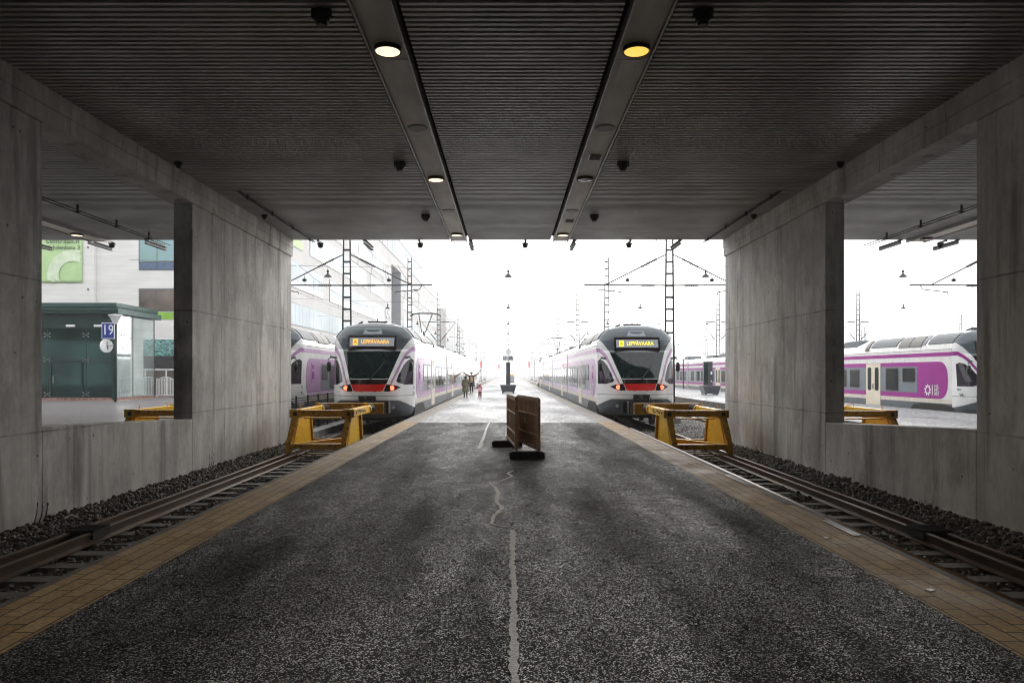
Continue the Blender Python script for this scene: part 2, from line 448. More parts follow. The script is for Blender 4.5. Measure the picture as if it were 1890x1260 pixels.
M['brown'] = mat('brown_barrier_plastic', (.50,.33,.21), .5, var=.25, scale=4, rvar=.1)
M['brown_worn'] = mat('worn_barrier_ribs', (.50,.40,.30), .5, var=.3)
M['reflector'] = mat('white_reflector', (.8,.8,.78), .4)
M['foot'] = mat('recycled_rubber_foot', (.012,.012,.012), .75, var=.4, scale=10, bump=.4)
M['chalk'] = mat('white_crack_filler', (.95,.96,.97), .9, col2=(.52,.52,.52), scale=45, spec=.1, stretch=(.6,2,1), detail=8, bump=.4)
M['planter'] = mat('dark_blue_grey_block', (.035,.042,.055), .35, var=.2)
M['granite'] = mat('wet_granite_top', (.25,.27,.29), .12, var=.15, scale=5)
M['teal'] = mat('teal_leaf_mural', (.25,.55,.52), .5, col2=(.01,.03,.03), scale=6, detail=3, stretch=(1,1,2))
M['gate'] = mat('white_gate_paint', (.75,.76,.76), .5)
M['skin'] = mat('skin', (.52,.31,.22), .55, var=.05)
M['coat_brown'] = mat('brown_coat', (.10,.06,.035), .85, var=.3)
M['coat_olive'] = mat('olive_coat', (.15,.14,.085), .85, var=.35, scale=8)
M['knit'] = mat('tan_jumper', (.42,.30,.14), .85)
M['trouser'] = mat('black_trousers', (.012,.012,.014), .8)
M['hair'] = mat('dark_hair', (.02,.014,.012), .6)
M['suit'] = mat('rust_red_snowsuit', (.26,.05,.035), .75, var=.3, scale=10)
M['pink'] = mat('pink_rucksack', (.75,.38,.48), .6)
M['shoe'] = mat('dark_shoes', (.04,.03,.03), .6)
M['signal_red'] = mat('red_signal_light', (.8,.1,.1), .4, emit=(1,.08,.08), estr=3)
M['bark'] = mat('bare_tree_bark', (.08,.07,.06), .9)
M['cable'] = mat('white_cable_duct', (.5,.48,.44), .6)
M['weed'] = mat('dry_weed', (.05,.045,.03), .8)

def txt(s, size, m, parent, loc, rot, name='lettering', align='CENTER', sx=1, ext=.003):
    cu = bpy.data.curves.new(name, 'FONT'); cu.body = s; cu.size = size; cu.align_x = align; cu.align_y = 'CENTER'
    cu.extrude = ext; cu.resolution_u = 2
    t = bpy.data.objects.new('tmp_text', cu); scene.collection.objects.link(t)
    dg = bpy.context.evaluated_depsgraph_get()
    me = bpy.data.meshes.new_from_object(t.evaluated_get(dg))
    bpy.data.objects.remove(t)
    me.materials.clear(); me.materials.append(m)
    o = bpy.data.objects.new(name, me); scene.collection.objects.link(o)
    if parent: o.parent = parent
    o.location = loc; o.rotation_euler = rot; o.scale = (sx, 1, 1)
    return o
FRONT = (R(90), 0, 0)
ORD = ['first','second','third','fourth','fifth','sixth','seventh','eighth','ninth','tenth','eleventh','twelfth']

# ================================================================== GROUND AND PLATFORMS
g = MB(); g.box(-250, 250, -28, 590, -1.4, -.76)
tag(g.build('ground', M['ballast']), kind='structure')

END = 24.3      # where the deck above stops
def platform(x0, x1, y0, y1, name, top):
    p = MB(); p.box(x0, x1, y0, y1, -.9, -.012)
    o = p.build(name, M['edge_conc'])
    tag(o, kind='structure'); return o
plat = platform(-3.6, 3.6, -27, 235, 'platform', None)
s = MB(); s.box(-2.98, 2.98, -27, END, -.01, 0.0)
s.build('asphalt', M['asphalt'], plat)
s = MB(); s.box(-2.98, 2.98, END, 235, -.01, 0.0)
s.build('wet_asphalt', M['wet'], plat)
for sgn in (-1, 1):
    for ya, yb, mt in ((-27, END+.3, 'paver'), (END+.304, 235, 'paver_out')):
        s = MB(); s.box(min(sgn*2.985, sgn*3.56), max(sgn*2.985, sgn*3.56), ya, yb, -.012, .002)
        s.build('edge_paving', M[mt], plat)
    s = MB(); s.box(min(sgn*3.56, sgn*3.63), max(sgn*3.56, sgn*3.63), -27, 235, -.16, .004)
    s.build('edge_coping', M['edge_conc'], plat)
# steel nosing on the right edge near the camera
s = MB(); s.tube([(3.69, -2, -.03), (3.69, 22, -.03)], .035, 8)
tag(s.build('edge_nosing', M['rail'], smooth=True), 'rusty steel pipe running along the right edge of the platform', 'pipe')
# drain grates beside it
for i, (a, b) in enumerate(((9.2, 10.1), (10.6, 11.8), (7.4, 8.2))):
    s = MB()
    for k in range(int((b-a)/.03)):
        s.box(3.5, 3.555, a+k*.03, a+k*.03+.012, .006, .012)
    s.box(3.49, 3.5, a, b, .004, .014); s.box(3.555, 3.565, a, b, .004, .014)
    tag(s.build('drain_grate', M['steel']), ['slotted drain grate in the right edge paving, middle one', 'slotted drain grate in the right edge paving, farthest one', 'slotted drain grate in the right edge paving, nearest one'][i], 'grate', 'drain grates in the right paving edge')

# side platforms
pr = platform(11.75, 18.85, -10, 235, 'right_platform', None)
s = MB(); s.box(11.75, 18.85, -10, 235, -.01, 0); s.build('wet_paving', M['wet'], pr)
pl = platform(-60, -11.75, -10, 235, 'left_platform', None)
s = MB(); s.box(-60, -11.75, -10, 43.2, -.01, 0); s.box(-60, -11.75, 50.5, 235, -.01, 0); s.box(-23.0, -11.75, 43.2, 50.5, -.01, 0); s.build('wet_paving', M['wet_slabs'], pl)
s = MB(); s.box(-60, -23.0, 43.2, 50.5, -.01, .002); s.build('red_paving', M['red_slabs'], pl)

# manhole
s = MB(); s.lathe([(.42, 0), (.42, .006), (.3, .009)], 24)
o = s.build('manhole_cover', M['beam'], loc=(15.6, 27.3, .0)); tag(o, 'round dark manhole cover in the wet platform beside the magenta train', 'manhole')

# ------------------------------------------------------------------ tracks
RT = -.55
def rail_profile(cx):
    return [(cx-.07, RT-.16), (cx+.07, RT-.16), (cx+.07, RT-.145), (cx+.012, RT-.12), (cx+.012, RT-.045), (cx+.036, RT-.035), (cx+.036, RT-.004), (cx+.028, RT), (cx-.028, RT), (cx-.036, RT-.004), (cx-.036, RT-.035), (cx-.012, RT-.045), (cx-.012, RT-.12), (cx-.07, RT-.145)]
sleeper_mesh = None
def track(cx, y0, y1, guard=0, near=False):
    t = empty('railway_track', (0,0,0), kind='structure')
    for sx in (-.762, .762):
        m = MB(); m.prism(rail_profile(cx+sx), 'y', y0, y1); m.build('rail', M['rail'], t)
    if guard:
        m = MB(); m.prism(rail_profile(cx+guard), 'y', y0, 20.0); m.build('guard_rail', M['rail'], t)
    global sleeper_mesh
    ny = []
    k = y0
    while k < min(y1, 190): ny.append(k); k += .6
    def one(mb, y, dx=0):
        mb.hexa([(cx-1.3,y-.14,-.80),(cx+1.3,y-.14,-.80),(cx+1.3,y+.14,-.80),(cx-1.3,y+.14,-.80),
                 (cx-1.28,y-.11,-.712),(cx+1.28,y-.11,-.712),(cx+1.28,y+.11,-.712),(cx-1.28,y+.11,-.712)])
    far = MB()
    for y in ny:
        if near and 4 < y < 27:
            m = MB(); one(m, y + rnd.uniform(-.02,.02))
            for sx in (-.762, .762):
                for q in (-.11, .11): m.box(cx+sx+q-.035, cx+sx+q+.035, y-.05, y+.05, -.712, -.672)
            m.build('sleeper', M['sleeper'], t)
        else: one(far, y)
    if far.v:
        o = far.build('sleepers', M['sleeper'], t); o['kind'] = 'stuff'
    return t
track(-5.3, -3, 235, guard=-.762+.29, near=True)
track(5.3, -3, 235, guard=.762-.29, near=True)
track(-10.0, 14, 235)
track(10.0, 14, 235)
track(20.6, 22, 235)

# loose spacer blocks between rail and guard rail
for sgn, yy, lab in ((-1, 10.3, 'dark iron spacer block clamped on the rails at the left wall'), (1, 10.3, 'dark iron spacer block clamped on the rails at the right wall')):
    m = MB(); cx = sgn*5.917
    m.box(cx-.19, cx+.19, yy-.22, yy+.22, RT-.10, RT+.012)
    for k in range(6): m.box(cx-.21, cx+.21, yy-.2+k*.075, yy-.165+k*.075, RT+.012, RT+.03)
    tag(m.build('rail_clamp', M['under'], bevel=.01), lab, 'rail clamp', 'clamps on the stub tracks')

# ------------------------------------------------------------------ ballast stones
def stones(name, region, n, size, m, seed, hfun):
    r = random.Random(seed)
    base = bmesh.new(); bmesh.ops.create_icosphere(base, subdivisions=1, radius=1)
    bv = [v.co.copy() for v in base.verts]; bf = [[v.index for v in f.verts] for f in base.faces]; base.free()
    vs, fs = [], []
    x0, x1, y0, y1 = region
    # eight stone shapes
    shapes = []
    for k in range(10):
        shapes.append([Vector((v.x*r.uniform(.6,1.25), v.y*r.uniform(.6,1.25), v.z*r.uniform(.5,1.0))) for v in bv])
    for i in range(n):
        x = r.uniform(x0, x1); t = r.random(); y = y0 + (y1-y0)*t
        h = hfun(x, y)
        if h is None: continue
        sc = size*r.uniform(.6, 1.35)
        rot = Matrix.Rotation(r.uniform(0, 6.28), 3, 'Z') @ Matrix.Rotation(r.uniform(-.9,.9), 3, 'X')
        o = Vector((x, y, h + r.uniform(-.4,.5)*sc))
        b = len(vs)
        vs += [tuple(o + rot @ (q*sc)) for q in shapes[r.randrange(10)]]
        fs += [tuple(j+b for j in f) for f in bf]
    me = bpy.data.meshes.new(name); me.from_pydata(vs, [], fs); me.materials.append(m)
    o = bpy.data.objects.new(name, me); scene.collection.objects.link(o)
    tag(o, kind='stuff'); return o
def near_h(x, y):
    ax = abs(x)
    for rr in (4.54, 5.77, 6.06):
        if abs(ax-rr) < .085: return None
    on_sleeper = abs(((y + 3) / .6) - round((y + 3) / .6)) < .19
    n = noise.noise(Vector((x*1.1, y*.9, 0)))
    if ax > 6.15: return -.72 + .10*min(1, (ax-6.15)/.8) + .07*max(0, n) + .02
    if on_sleeper and ax < 6.1: return None if n < .18 else -.70
    return -.755 + .04*n
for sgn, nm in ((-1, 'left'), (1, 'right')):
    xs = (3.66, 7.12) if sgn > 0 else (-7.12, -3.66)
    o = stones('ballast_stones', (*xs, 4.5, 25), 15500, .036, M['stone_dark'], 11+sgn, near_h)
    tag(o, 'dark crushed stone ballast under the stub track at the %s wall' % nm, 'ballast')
def far_h(x, y):
    return -.745 + .03*noise.noise(Vector((x, y, 3)))
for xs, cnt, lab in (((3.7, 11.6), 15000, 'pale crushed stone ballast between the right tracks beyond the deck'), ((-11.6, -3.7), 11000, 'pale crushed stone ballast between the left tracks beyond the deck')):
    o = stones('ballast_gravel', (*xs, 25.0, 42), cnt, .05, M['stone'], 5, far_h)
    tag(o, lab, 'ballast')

# ================================================================== DECK: WALLS, BEAMS, CEILING
for sgn, nm in ((-1, 'left'), (1, 'right')):
    zf, zn = (.60, .825) if sgn < 0 else (.52, .78)
    jn, jf = (11.3, 16.67) if sgn < 0 else (11.25, 16.6)
    poly = [(-26, -.9), (END-.02, -.9), (END-.02, 5.51), (jf, 5.51), (jf, zf), (jn, zn), (jn, 5.51), (-26, 5.51)]
    w = MB()
    a, b = sgn*7.2, sgn*7.63
    n = len(poly)
    # triangulate the profile explicitly into quads
    def quad(y0, z0a, z0b, y1, z1b, z1a): pass
    def slab(ya, yb, za0, zb0, za1, zb1):
        w.hexa([(min(a,b),ya,za0),(max(a,b),ya,za0),(max(a,b),yb,zb0),(min(a,b),yb,zb0),(min(a,b),ya,za1),(max(a,b),ya,za1),(max(a,b),yb,zb1),(min(a,b),yb,zb1)])
    slab(-26, jn, -.9, -.9, 5.51, 5.51)
    slab(jn, jf, -.9, -.9, zn, zf)
    slab(jf, END-.02, -.9, -.9, 5.51, 5.51)
    o = w.build('concrete_wall', M['wall'], bevel=.014)
    tag(o, 'stained board marked concrete wall with a large opening, on the %s of the track' % nm, 'wall', 'walls under the deck')
    w = MB()
    x0, x1 = (a-.05*sgn), (b+.08*sgn)
    w.box(min(x0,x1), max(x0,x1), -26, END, 5.51, 5.78)
    w.box(min(x0-.012*sgn,x1), max(x0-.012*sgn,x1), -26, END+.01, 5.784, 6.3)
    o = w.build('concrete_beam', M['wall'])
    tag(o, 'long concrete beam carried by the %s wall under the slatted ceiling' % nm, 'beam', 'beams under the deck')

w = MB(); w.box(-60, 60, -26.4, -26.02, -.9, 6.06)  # unseen wall added to keep light from entering behind the camera
tag(w.build('concrete_wall', M['wall']), 'added unseen concrete wall blocking light from behind the camera', 'wall')
ceil = empty('ceiling', (0,0,0), kind='structure')
CZ = 6.06
m = MB(); m.box(-60, 60, -26, END+.02, CZ+.14, CZ+4.5); m.build('deck_slab_with_added_height', M['ceil_back'], ceil)  # unseen slab height added to cut sky reflections and shade the train noses
def slats(x0, x1):
    m = MB(); y = -26 + .02
    while y < END-.1:
        m.box(x0, x1, y, y+.062, CZ, CZ+.045)
        y += .1295
    m.box(x0, x1, END-.09, END, CZ, CZ+.13)
    m.build('slat_panel', M['slat'], ceil)
slats(-1.30, 1.40); slats(-7.13, -1.93); slats(2.03, 7.13)
slats(-60, -7.73); slats(7.73, 60)

def channel(x0, x1, z, lab, y0=-26, y1=END-.02):
    c = empty('light_channel', (0,0,0), lab, 'light channel', 'light channels in the ceiling')
    m = MB()
    y = y0
    while y < y1:
        e = min(y+3.29, y1); m.box(x0+.035, x1-.035, y+.004, e-.002, z, z+.05); y += 3.29
    m.build('panel', M['channel'], c)
    for xa in (x0, x1-.03):
        m = MB(); m.box(xa, xa+.03, y0, y1, z-.04, z+.13); m.build('flange', M['channel_edge'], c)
    return c
channel(-1.88, -1.36, 6.02, 'grey sheet metal light channel left of centre in the slatted ceiling')
channel(1.47, 1.98, 6.02, 'grey sheet metal light channel right of centre in the slatted ceiling')
channel(-13.8, -13.2, 6.0, 'grey light channel in the ceiling beyond the left wall')
channel(13.2, 13.8, 6.0, 'grey light channel in the ceiling beyond the right wall')

def ceiling_lamp(x, y, z, lens, lab):
    t = empty('ceiling_lamp', (x, y, z), lab, 'ceiling lamp', 'round lamps in the light channels')
    m = MB(); n = 28
    m.lathe([(.180, .02), (.186, -.05), (.178, -.062), (.165, -.058), (.163, -.02)], n); m.build('housing', M['brass'], t, smooth=False)
    m = MB(); m.lathe([(.160, -.018), (.162, -.055), (.06, -.066)], n); m.build('lens', lens, t)
    if lens != M['lamp_off']:
        ld = bpy.data.lights.new('lamp_light', 'SPOT'); ld.energy = 45 if y > 5 else 70; ld.spot_size = R(150); ld.spot_blend = 1; ld.shadow_soft_size = .12
        ld.color = (1,.93,.84) if lens == M['lamp_warm'] else (1,.74,.42)
        lo = bpy.data.objects.new('lamp_light', ld); scene.collection.objects.link(lo); lo.parent = t; lo.location = (0,0,-.09)
    return t
for x, y, l, lab in ((-1.62, 9.84, 'lamp_warm', 'lit round ceiling lamp nearest the camera in the left channel'),
                     (-1.62, 16.4, 'lamp_warm', 'lit round ceiling lamp in the middle of the left channel'),
                     (-1.62, 23.0, 'lamp_warm', 'small lit ceiling lamp at the far end of the left channel'),
                     (1.725, 9.84, 'lamp_yellow', 'deep yellow lit ceiling lamp nearest the camera in the right channel'),
                     (1.725, 16.4, 'lamp_off', 'dark unlit ceiling lamp in the middle of the right channel'),
                     (1.725, 23.0, 'lamp_warm', 'small lit ceiling lamp at the far end of the right channel')):
    ceiling_lamp(x, y, 6.02, M[l], lab)
for x, y, l, lab in ((-13.5, 22.9, 'lamp_warm', 'lit ceiling lamp seen through the left wall opening'),
                     (13.5, 23.6, 'lamp_off', 'dark ceiling lamp seen through the right wall opening')):
    ceiling_lamp(x, y, 6.0, M[l], lab)
# lamps of the same row behind the camera
for x, nm in ((-1.62, 'left'), (1.725, 'right')):
    ceiling_lamp(x, 3.26, 6.02, M['lamp_warm'], 'lit ceiling lamp of the %s channel above the camera' % nm)

for x, y, lab in ((-1.62, 13.05, 'pale round speaker disc between the first and second lamp of the left channel'), (-1.62, 19.7, 'pale round speaker disc between the second and third lamp of the left channel'),
                  (1.725, 13.05, 'pale round speaker disc near the square vent of the right channel, nearer one'), (1.725, 19.7, 'pale round speaker disc of the right channel, farther one')):
    m = MB(); m.lathe([(.17, 0), (.175, -.012), (.165, -.02), (.02, -.022)], 26)
    tag(m.build('ceiling_speaker', M['disc'], loc=(x, y, 6.02)), lab, 'speaker', 'round speakers in the light channels')
for x, y, lab in ((1.76, 14.8, 'square dark vent grille in the right channel, larger nearer one'), (1.76, 21.0, 'square dark vent grille in the right channel near the far lamp')):
    t = empty('ceiling_vent', (x, y, 6.02), lab, 'vent', 'vents in the right channel')
    m = MB(); m.box(-.14,.14,-.19,.19,-.012,0); m.build('frame', M['channel_edge'], t)
    m = MB()
    m.box(-.11,.11,-.16,.16,-.020,-.013)
    for k in range(8): m.box(-.105,.105,-.15+k*.04,-.135+k*.04,-.026,-.020)
    m.build('grille', M['fixture'], t)
# access hatches in the channels
for x, y, lab in ((-1.62, 9.2, 'flat access hatch beside the nearest lamp of the left channel'), (1.725, 9.2, 'flat access hatch beside the nearest lamp of the right channel')):
    pass
for x, y, lab in ((-1.50, 10.62, 'rectangular access hatch behind the nearest lamp of the left channel'), (1.72, 10.62, 'rectangular access hatch behind the nearest lamp of the right channel')):
    m = MB(); m.box(-.13,.13,-.42,.42,-.005,0); m.box(.08,.10,-.2,-.18,-.012,-.005)
    tag(m.build('access_hatch', M['channel'], loc=(x, y, 6.018)), lab, 'hatch', 'hatches in the light channels')

def spot(x, y, lab):
    t = empty('ceiling_spotlight', (x, y, CZ), lab, 'spotlight', 'black spotlights on the ceiling')
    m = MB(); m.box(-.11,.11,-.05,.05,-.02,0.0)
    m.box(-.12,-.10,-.03,.03,-.10,0); m.box(.10,.12,-.03,.03,-.10,0); m.build('bracket', M['fixture'], t)
    m = MB(); m.lathe([(.09,-.01),(.10,-.05),(.085,-.14),(.07,-.15),(.06,-.19)], 14); m.build('housing', M['fixture'], t)
    for k in range(4):
        pass
for x, y, lab in ((-2.27, 8.9, 'black spotlight at the top edge of the picture left of the left channel'), (2.37, 8.9, 'black spotlight at the top edge of the picture right of the right channel'),
                  (-2.27, 15.3, 'black spotlight beside the left channel at mid depth'), (2.4, 15.3, 'black spotlight beside the right channel at mid depth'),
                  (-2.3, 20.4, 'small black spotlight beside the left channel at the far end'), (2.4, 20.4, 'small black spotlight beside the right channel at the far end'),
                  (-6.9, 15.3, 'black spotlight under the left beam, nearer one'), (6.95, 15.3, 'black spotlight under the right beam, nearer one'),
                  (-6.8, 20.4, 'black spotlight under the left beam, farther one'), (6.85, 20.4, 'black spotlight under the right beam, farther one')):
    spot(x, y, lab)
for o in [q for q in scene.objects if q.name.startswith('ceiling_spotlight') and abs(q.location.x) > 6]: o.scale = (.65,.65,.65)

# dotted cable trays beyond both walls and near the beams
def tray(x, y0, y1, z, lab, w=.09):
    t = empty('cable_tray', (0,0,0), lab, 'cable tray', 'cable trays under the ceiling')
    for q in (-w, w):
        m = MB(); y = y0; m.box(x+q-.002, x+q+.002, y0, y1, z+.02, z+.024)
        while y < y1:
            m.box(x+q-.012, x+q+.012, y, y+.075, z+.01, z+.036)
            y += .12
        m.build('perforated_rail', M['black'], t)
    y = y0+.6
    while y < y1:
        m = MB(); m.box(x-.022, x+.022, y-.02, y+.02, z-.03, CZ); m.box(x-w, x+w, y-.015, y+.015, z, z+.03); y += 1.9
        m.build('hanger', M['black'], t)
tray(-11.3, 11, END, 5.86, 'dotted black cable tray seen through the left wall opening')
tray(11.9, 11, END, 5.86, 'dotted black cable tray seen through the right wall opening')
tray(-6.45, 17.5, END, 5.97, 'thin cable tray along the left beam near the deck edge', .03)
tray(6.5, 17.5, END, 5.97, 'thin cable tray along the right beam near the deck edge', .03)

# steel beam ends and cameras sticking out past the deck edge
def stub(x, lab, L_=1.35):
    m = MB()
    for z0, z1, w in ((5.93,5.945,.06),(5.945,6.035,.008),(6.035,6.05,.06)):
        m.box(x-w, x+w, END-.1, END+L_, z0, z1)
    tag(m.build('beam_end', M['beam']), lab, 'beam end', 'steel beam ends at the deck edge')
for x, lab in ((-4.75, 'steel beam end above the left train at the deck edge'), (-1.25, 'steel beam end right of the far left channel lamp at the deck edge'), (2.2, 'steel beam end right of the far right channel lamp at the deck edge'), (5.7, 'steel beam end above the right train at the deck edge'),
               (-13.9, 'steel beam end above the green banner at the deck edge'), (-12.0, 'steel beam end between banner and windows at the deck edge'), (13.0, 'steel beam end at the deck edge left of the right bay camera'), (14.9, 'steel beam end at the deck edge near the right frame pillar'), (-16.0, 'steel beam end at the left frame pillar at the deck edge')):
    stub(x, lab)
def camx(x, lab):
    t = empty('security_camera', (x, END+.25, 5.98), lab, 'camera', 'cameras hung at the deck edge')
    m = MB(); m.box(-.03,.03,-.35,.1,.02,.07); m.box(-.10,.10,-.04,.04,-.03,.03); m.build('bracket', M['fixture'], t)
    m = MB(); m.lathe([(.075,.0),(.09,-.05),(.08,-.11),(.03,-.14)], 14); m.build('dome', M['fixture'], t, smooth=True)
for x, lab in ((-6.3, 'dome camera at the deck edge beside the left wall'), (-2.95, 'dome camera at the deck edge left of the far left lamp'), (.57, 'dome camera at the deck edge near the middle of the span'), (4.05, 'dome camera at the deck edge left of the right train'), (-13.3, 'dome camera at the deck edge next to the green banner'), (14.5, 'dome camera at the deck edge above the magenta train')):
    camx(x, lab)

# cables and weeds at the wall feet
def wires(x, y, lab, h=.35, sgn=1):
    m = MB()
    for k in range(3):
        a = (x, y+k*.12, -.62); b = (x-.03*sgn, y+k*.12+.04, -.62+h*rnd.uniform(.6,1)); c = (x+.0, y+k*.12+.1, -.62+h*rnd.uniform(.5,.9))
        m.tube([a, ((a[0]+b[0])/2-.03*sgn, (a[1]+b[1])/2-.03, (a[2]+b[2])/2), b, c], .009, 6)
    tag(m.build('cable_loop', M['black']), lab, 'cable', 'loose cables at the wall foot')
wires(-7.1, 10.95, 'loop of black cable sticking out of the ballast at the left wall, nearer one', .42, -1)
wires(-7.1, 17.3, 'loop of black cable sticking out of the ballast at the left wall, farther one', .40, -1)
def weed(x, y, lab, n=7, h=.35):
    m = MB()
    for k in range(n):
        a = rnd.uniform(0,6.28); l = rnd.uniform(.5,1)*h
        p0 = Vector((x+rnd.uniform(-.08,.08), y+rnd.uniform(-.08,.08), -.7)); p2 = p0 + Vector((math.cos(a)*.12, math.sin(a)*.12, l))
        m.tube([p0, (p0+p2)/2+Vector((0,0,.04)), p2], [.006,.005,.002], 5)
        for q in range(4):
            c = p0.lerp(p2, .4+.15*q); d = Vector((rnd.uniform(-1,1), rnd.uniform(-1,1), rnd.uniform(0,1)))*.035
            m.add([c, c+d, c+d*1.2+Vector((.012,0,.01))], [(0,1,2)])
    tag(m.build('weed', M['weed']), lab, 'weed', 'dry weeds at the wall foot')
weed(-7.0, 22.8, 'dry weed at the far foot of the left wall beside the buffer')
weed(7.0, 12.2, 'dry weed by the right wall under the far part of the opening', h=.25)
weed(7.0, 20.6, 'dry weed at the foot of the far right wall pillar', h=.4)
m = MB(); pts = [(7.13, y, -.60 + .02*math.sin(y*.7)) for y in range(2, 25)]
m.tube(pts, .014, 6); tag(m.build('cable_duct', M['cable']), 'pale thin duct running along the foot of the right wall', 'duct')

# ------------------------------------------------------------------ white crack filling on the asphalt
def px(x, y, z=0):
    Z = 1350*(1.65-z)/(y-688); return ((x-938)*Z/1350, Z)
def streak(points, lab, name='crack_filling', w=1):
    P = []
    for (x, y, wd) in points:
        X, Y = px(x, y); s_ = 1350/Y; P.append((X, Y, wd/s_/2*w*1.0+.003))
    vs, top = [], []
    fine = []
    for i in range(len(P)-1):
        a, b = P[i], P[i+1]; L_ = math.hypot(a[0]-b[0], a[1]-b[1]); n = max(2, int(L_/.03))
        for k in range(n):
            t = k/n; fine.append(tuple(a[j]+(b[j]-a[j])*t for j in range(3)))
    fine.append(P[-1])
    lv, rv = [], []
    for i, (x, y, wd) in enumerate(fine):
        x2, y2, _ = fine[min(i+1, len(fine)-1)]; x1, y1, _ = fine[max(i-1, 0)]
        d = Vector((x2-x1, y2-y1)); d = d.normalized() if d.length > 0 else Vector((0,1))
        nrm = Vector((-d.y, d.x))
        ja = 1 + rnd.uniform(-.45,.35); jb = 1 + rnd.uniform(-.45,.35)
        wob = .012*noise.noise(Vector((y*2.3, x, 1.7)))+.006*noise.noise(Vector((y*9, x, 4.)))
        x += wob
        lv.append((x+nrm.x*wd*ja, y+nrm.y*wd*ja)); rv.append((x-nrm.x*wd*jb, y-nrm.y*wd*jb))
    m = MB(); n = len(fine)
    m.v = [(p[0], p[1], .004) for p in lv] + [(p[0], p[1], .004) for p in rv]
    m.f = [(i, i+1, n+i+1, n+i) for i in range(n-1)]; m.mi = [0]*(n-1)
    tag(m.build(name, M['chalk']), lab, 'crack filling', 'white filled cracks in the asphalt')
streak([(952,1262,17),(949,1200,14),(947,1150,14),(949,1090,11),(946,1040,9),(947,985,11),(946,977,7)], 'wide straight white filled crack running from the bottom edge of the picture')
streak([(932,972,3),(915,968,5),(907,966,6),(912,952,6),(923,941,8),(927,938,8),(916,925,7),(919,910,8),(915,900,5),(904,892,2.5),(922,888,3),(945,878.5,3.5),(937,873,4),(947,869,3)], 'thin zigzag white filled crack ahead of the wide straight one')
streak([(884,828,8),(887,820,7),(893,806,5),(898,790,3.5),(903,780,2)], 'white filled crack left of the brown barrier')
streak([(934,806,3.5),(935,795,2.5),(936,782,2)], 'short white filled crack hidden partly by the left barrier panel')
streak([(889,828.5,1.2),(915,827.6,1.2),(945,827,1.1)], 'hairline pale crack crossing in front of the barrier feet')
streak([(924,853.5,1.6),(936,853,1.8),(949,853.5,1.4)], 'short pale dash on the asphalt in front of the barrier')
# worn litter bits on the pavers
for k, (X, Y, lab) in enumerate(((3.2, 5.55, 'small pale paper scrap on the right edge paving, nearest one'), (3.18, 7.3, 'small pale paper scrap on the right edge paving, farther one'))):
    m = MB(); m.hexa([(X-.02,Y-.03,.004),(X+.03,Y-.02,.004),(X+.02,Y+.03,.004),(X-.03,Y+.02,.004),(X-.02,Y-.03,.008),(X+.03,Y-.02,.010),(X+.02,Y+.03,.008),(X-.03,Y+.02,.012)])
    tag(m.build('paper_scrap', M['reflector']), lab, 'litter', 'litter on the paving')

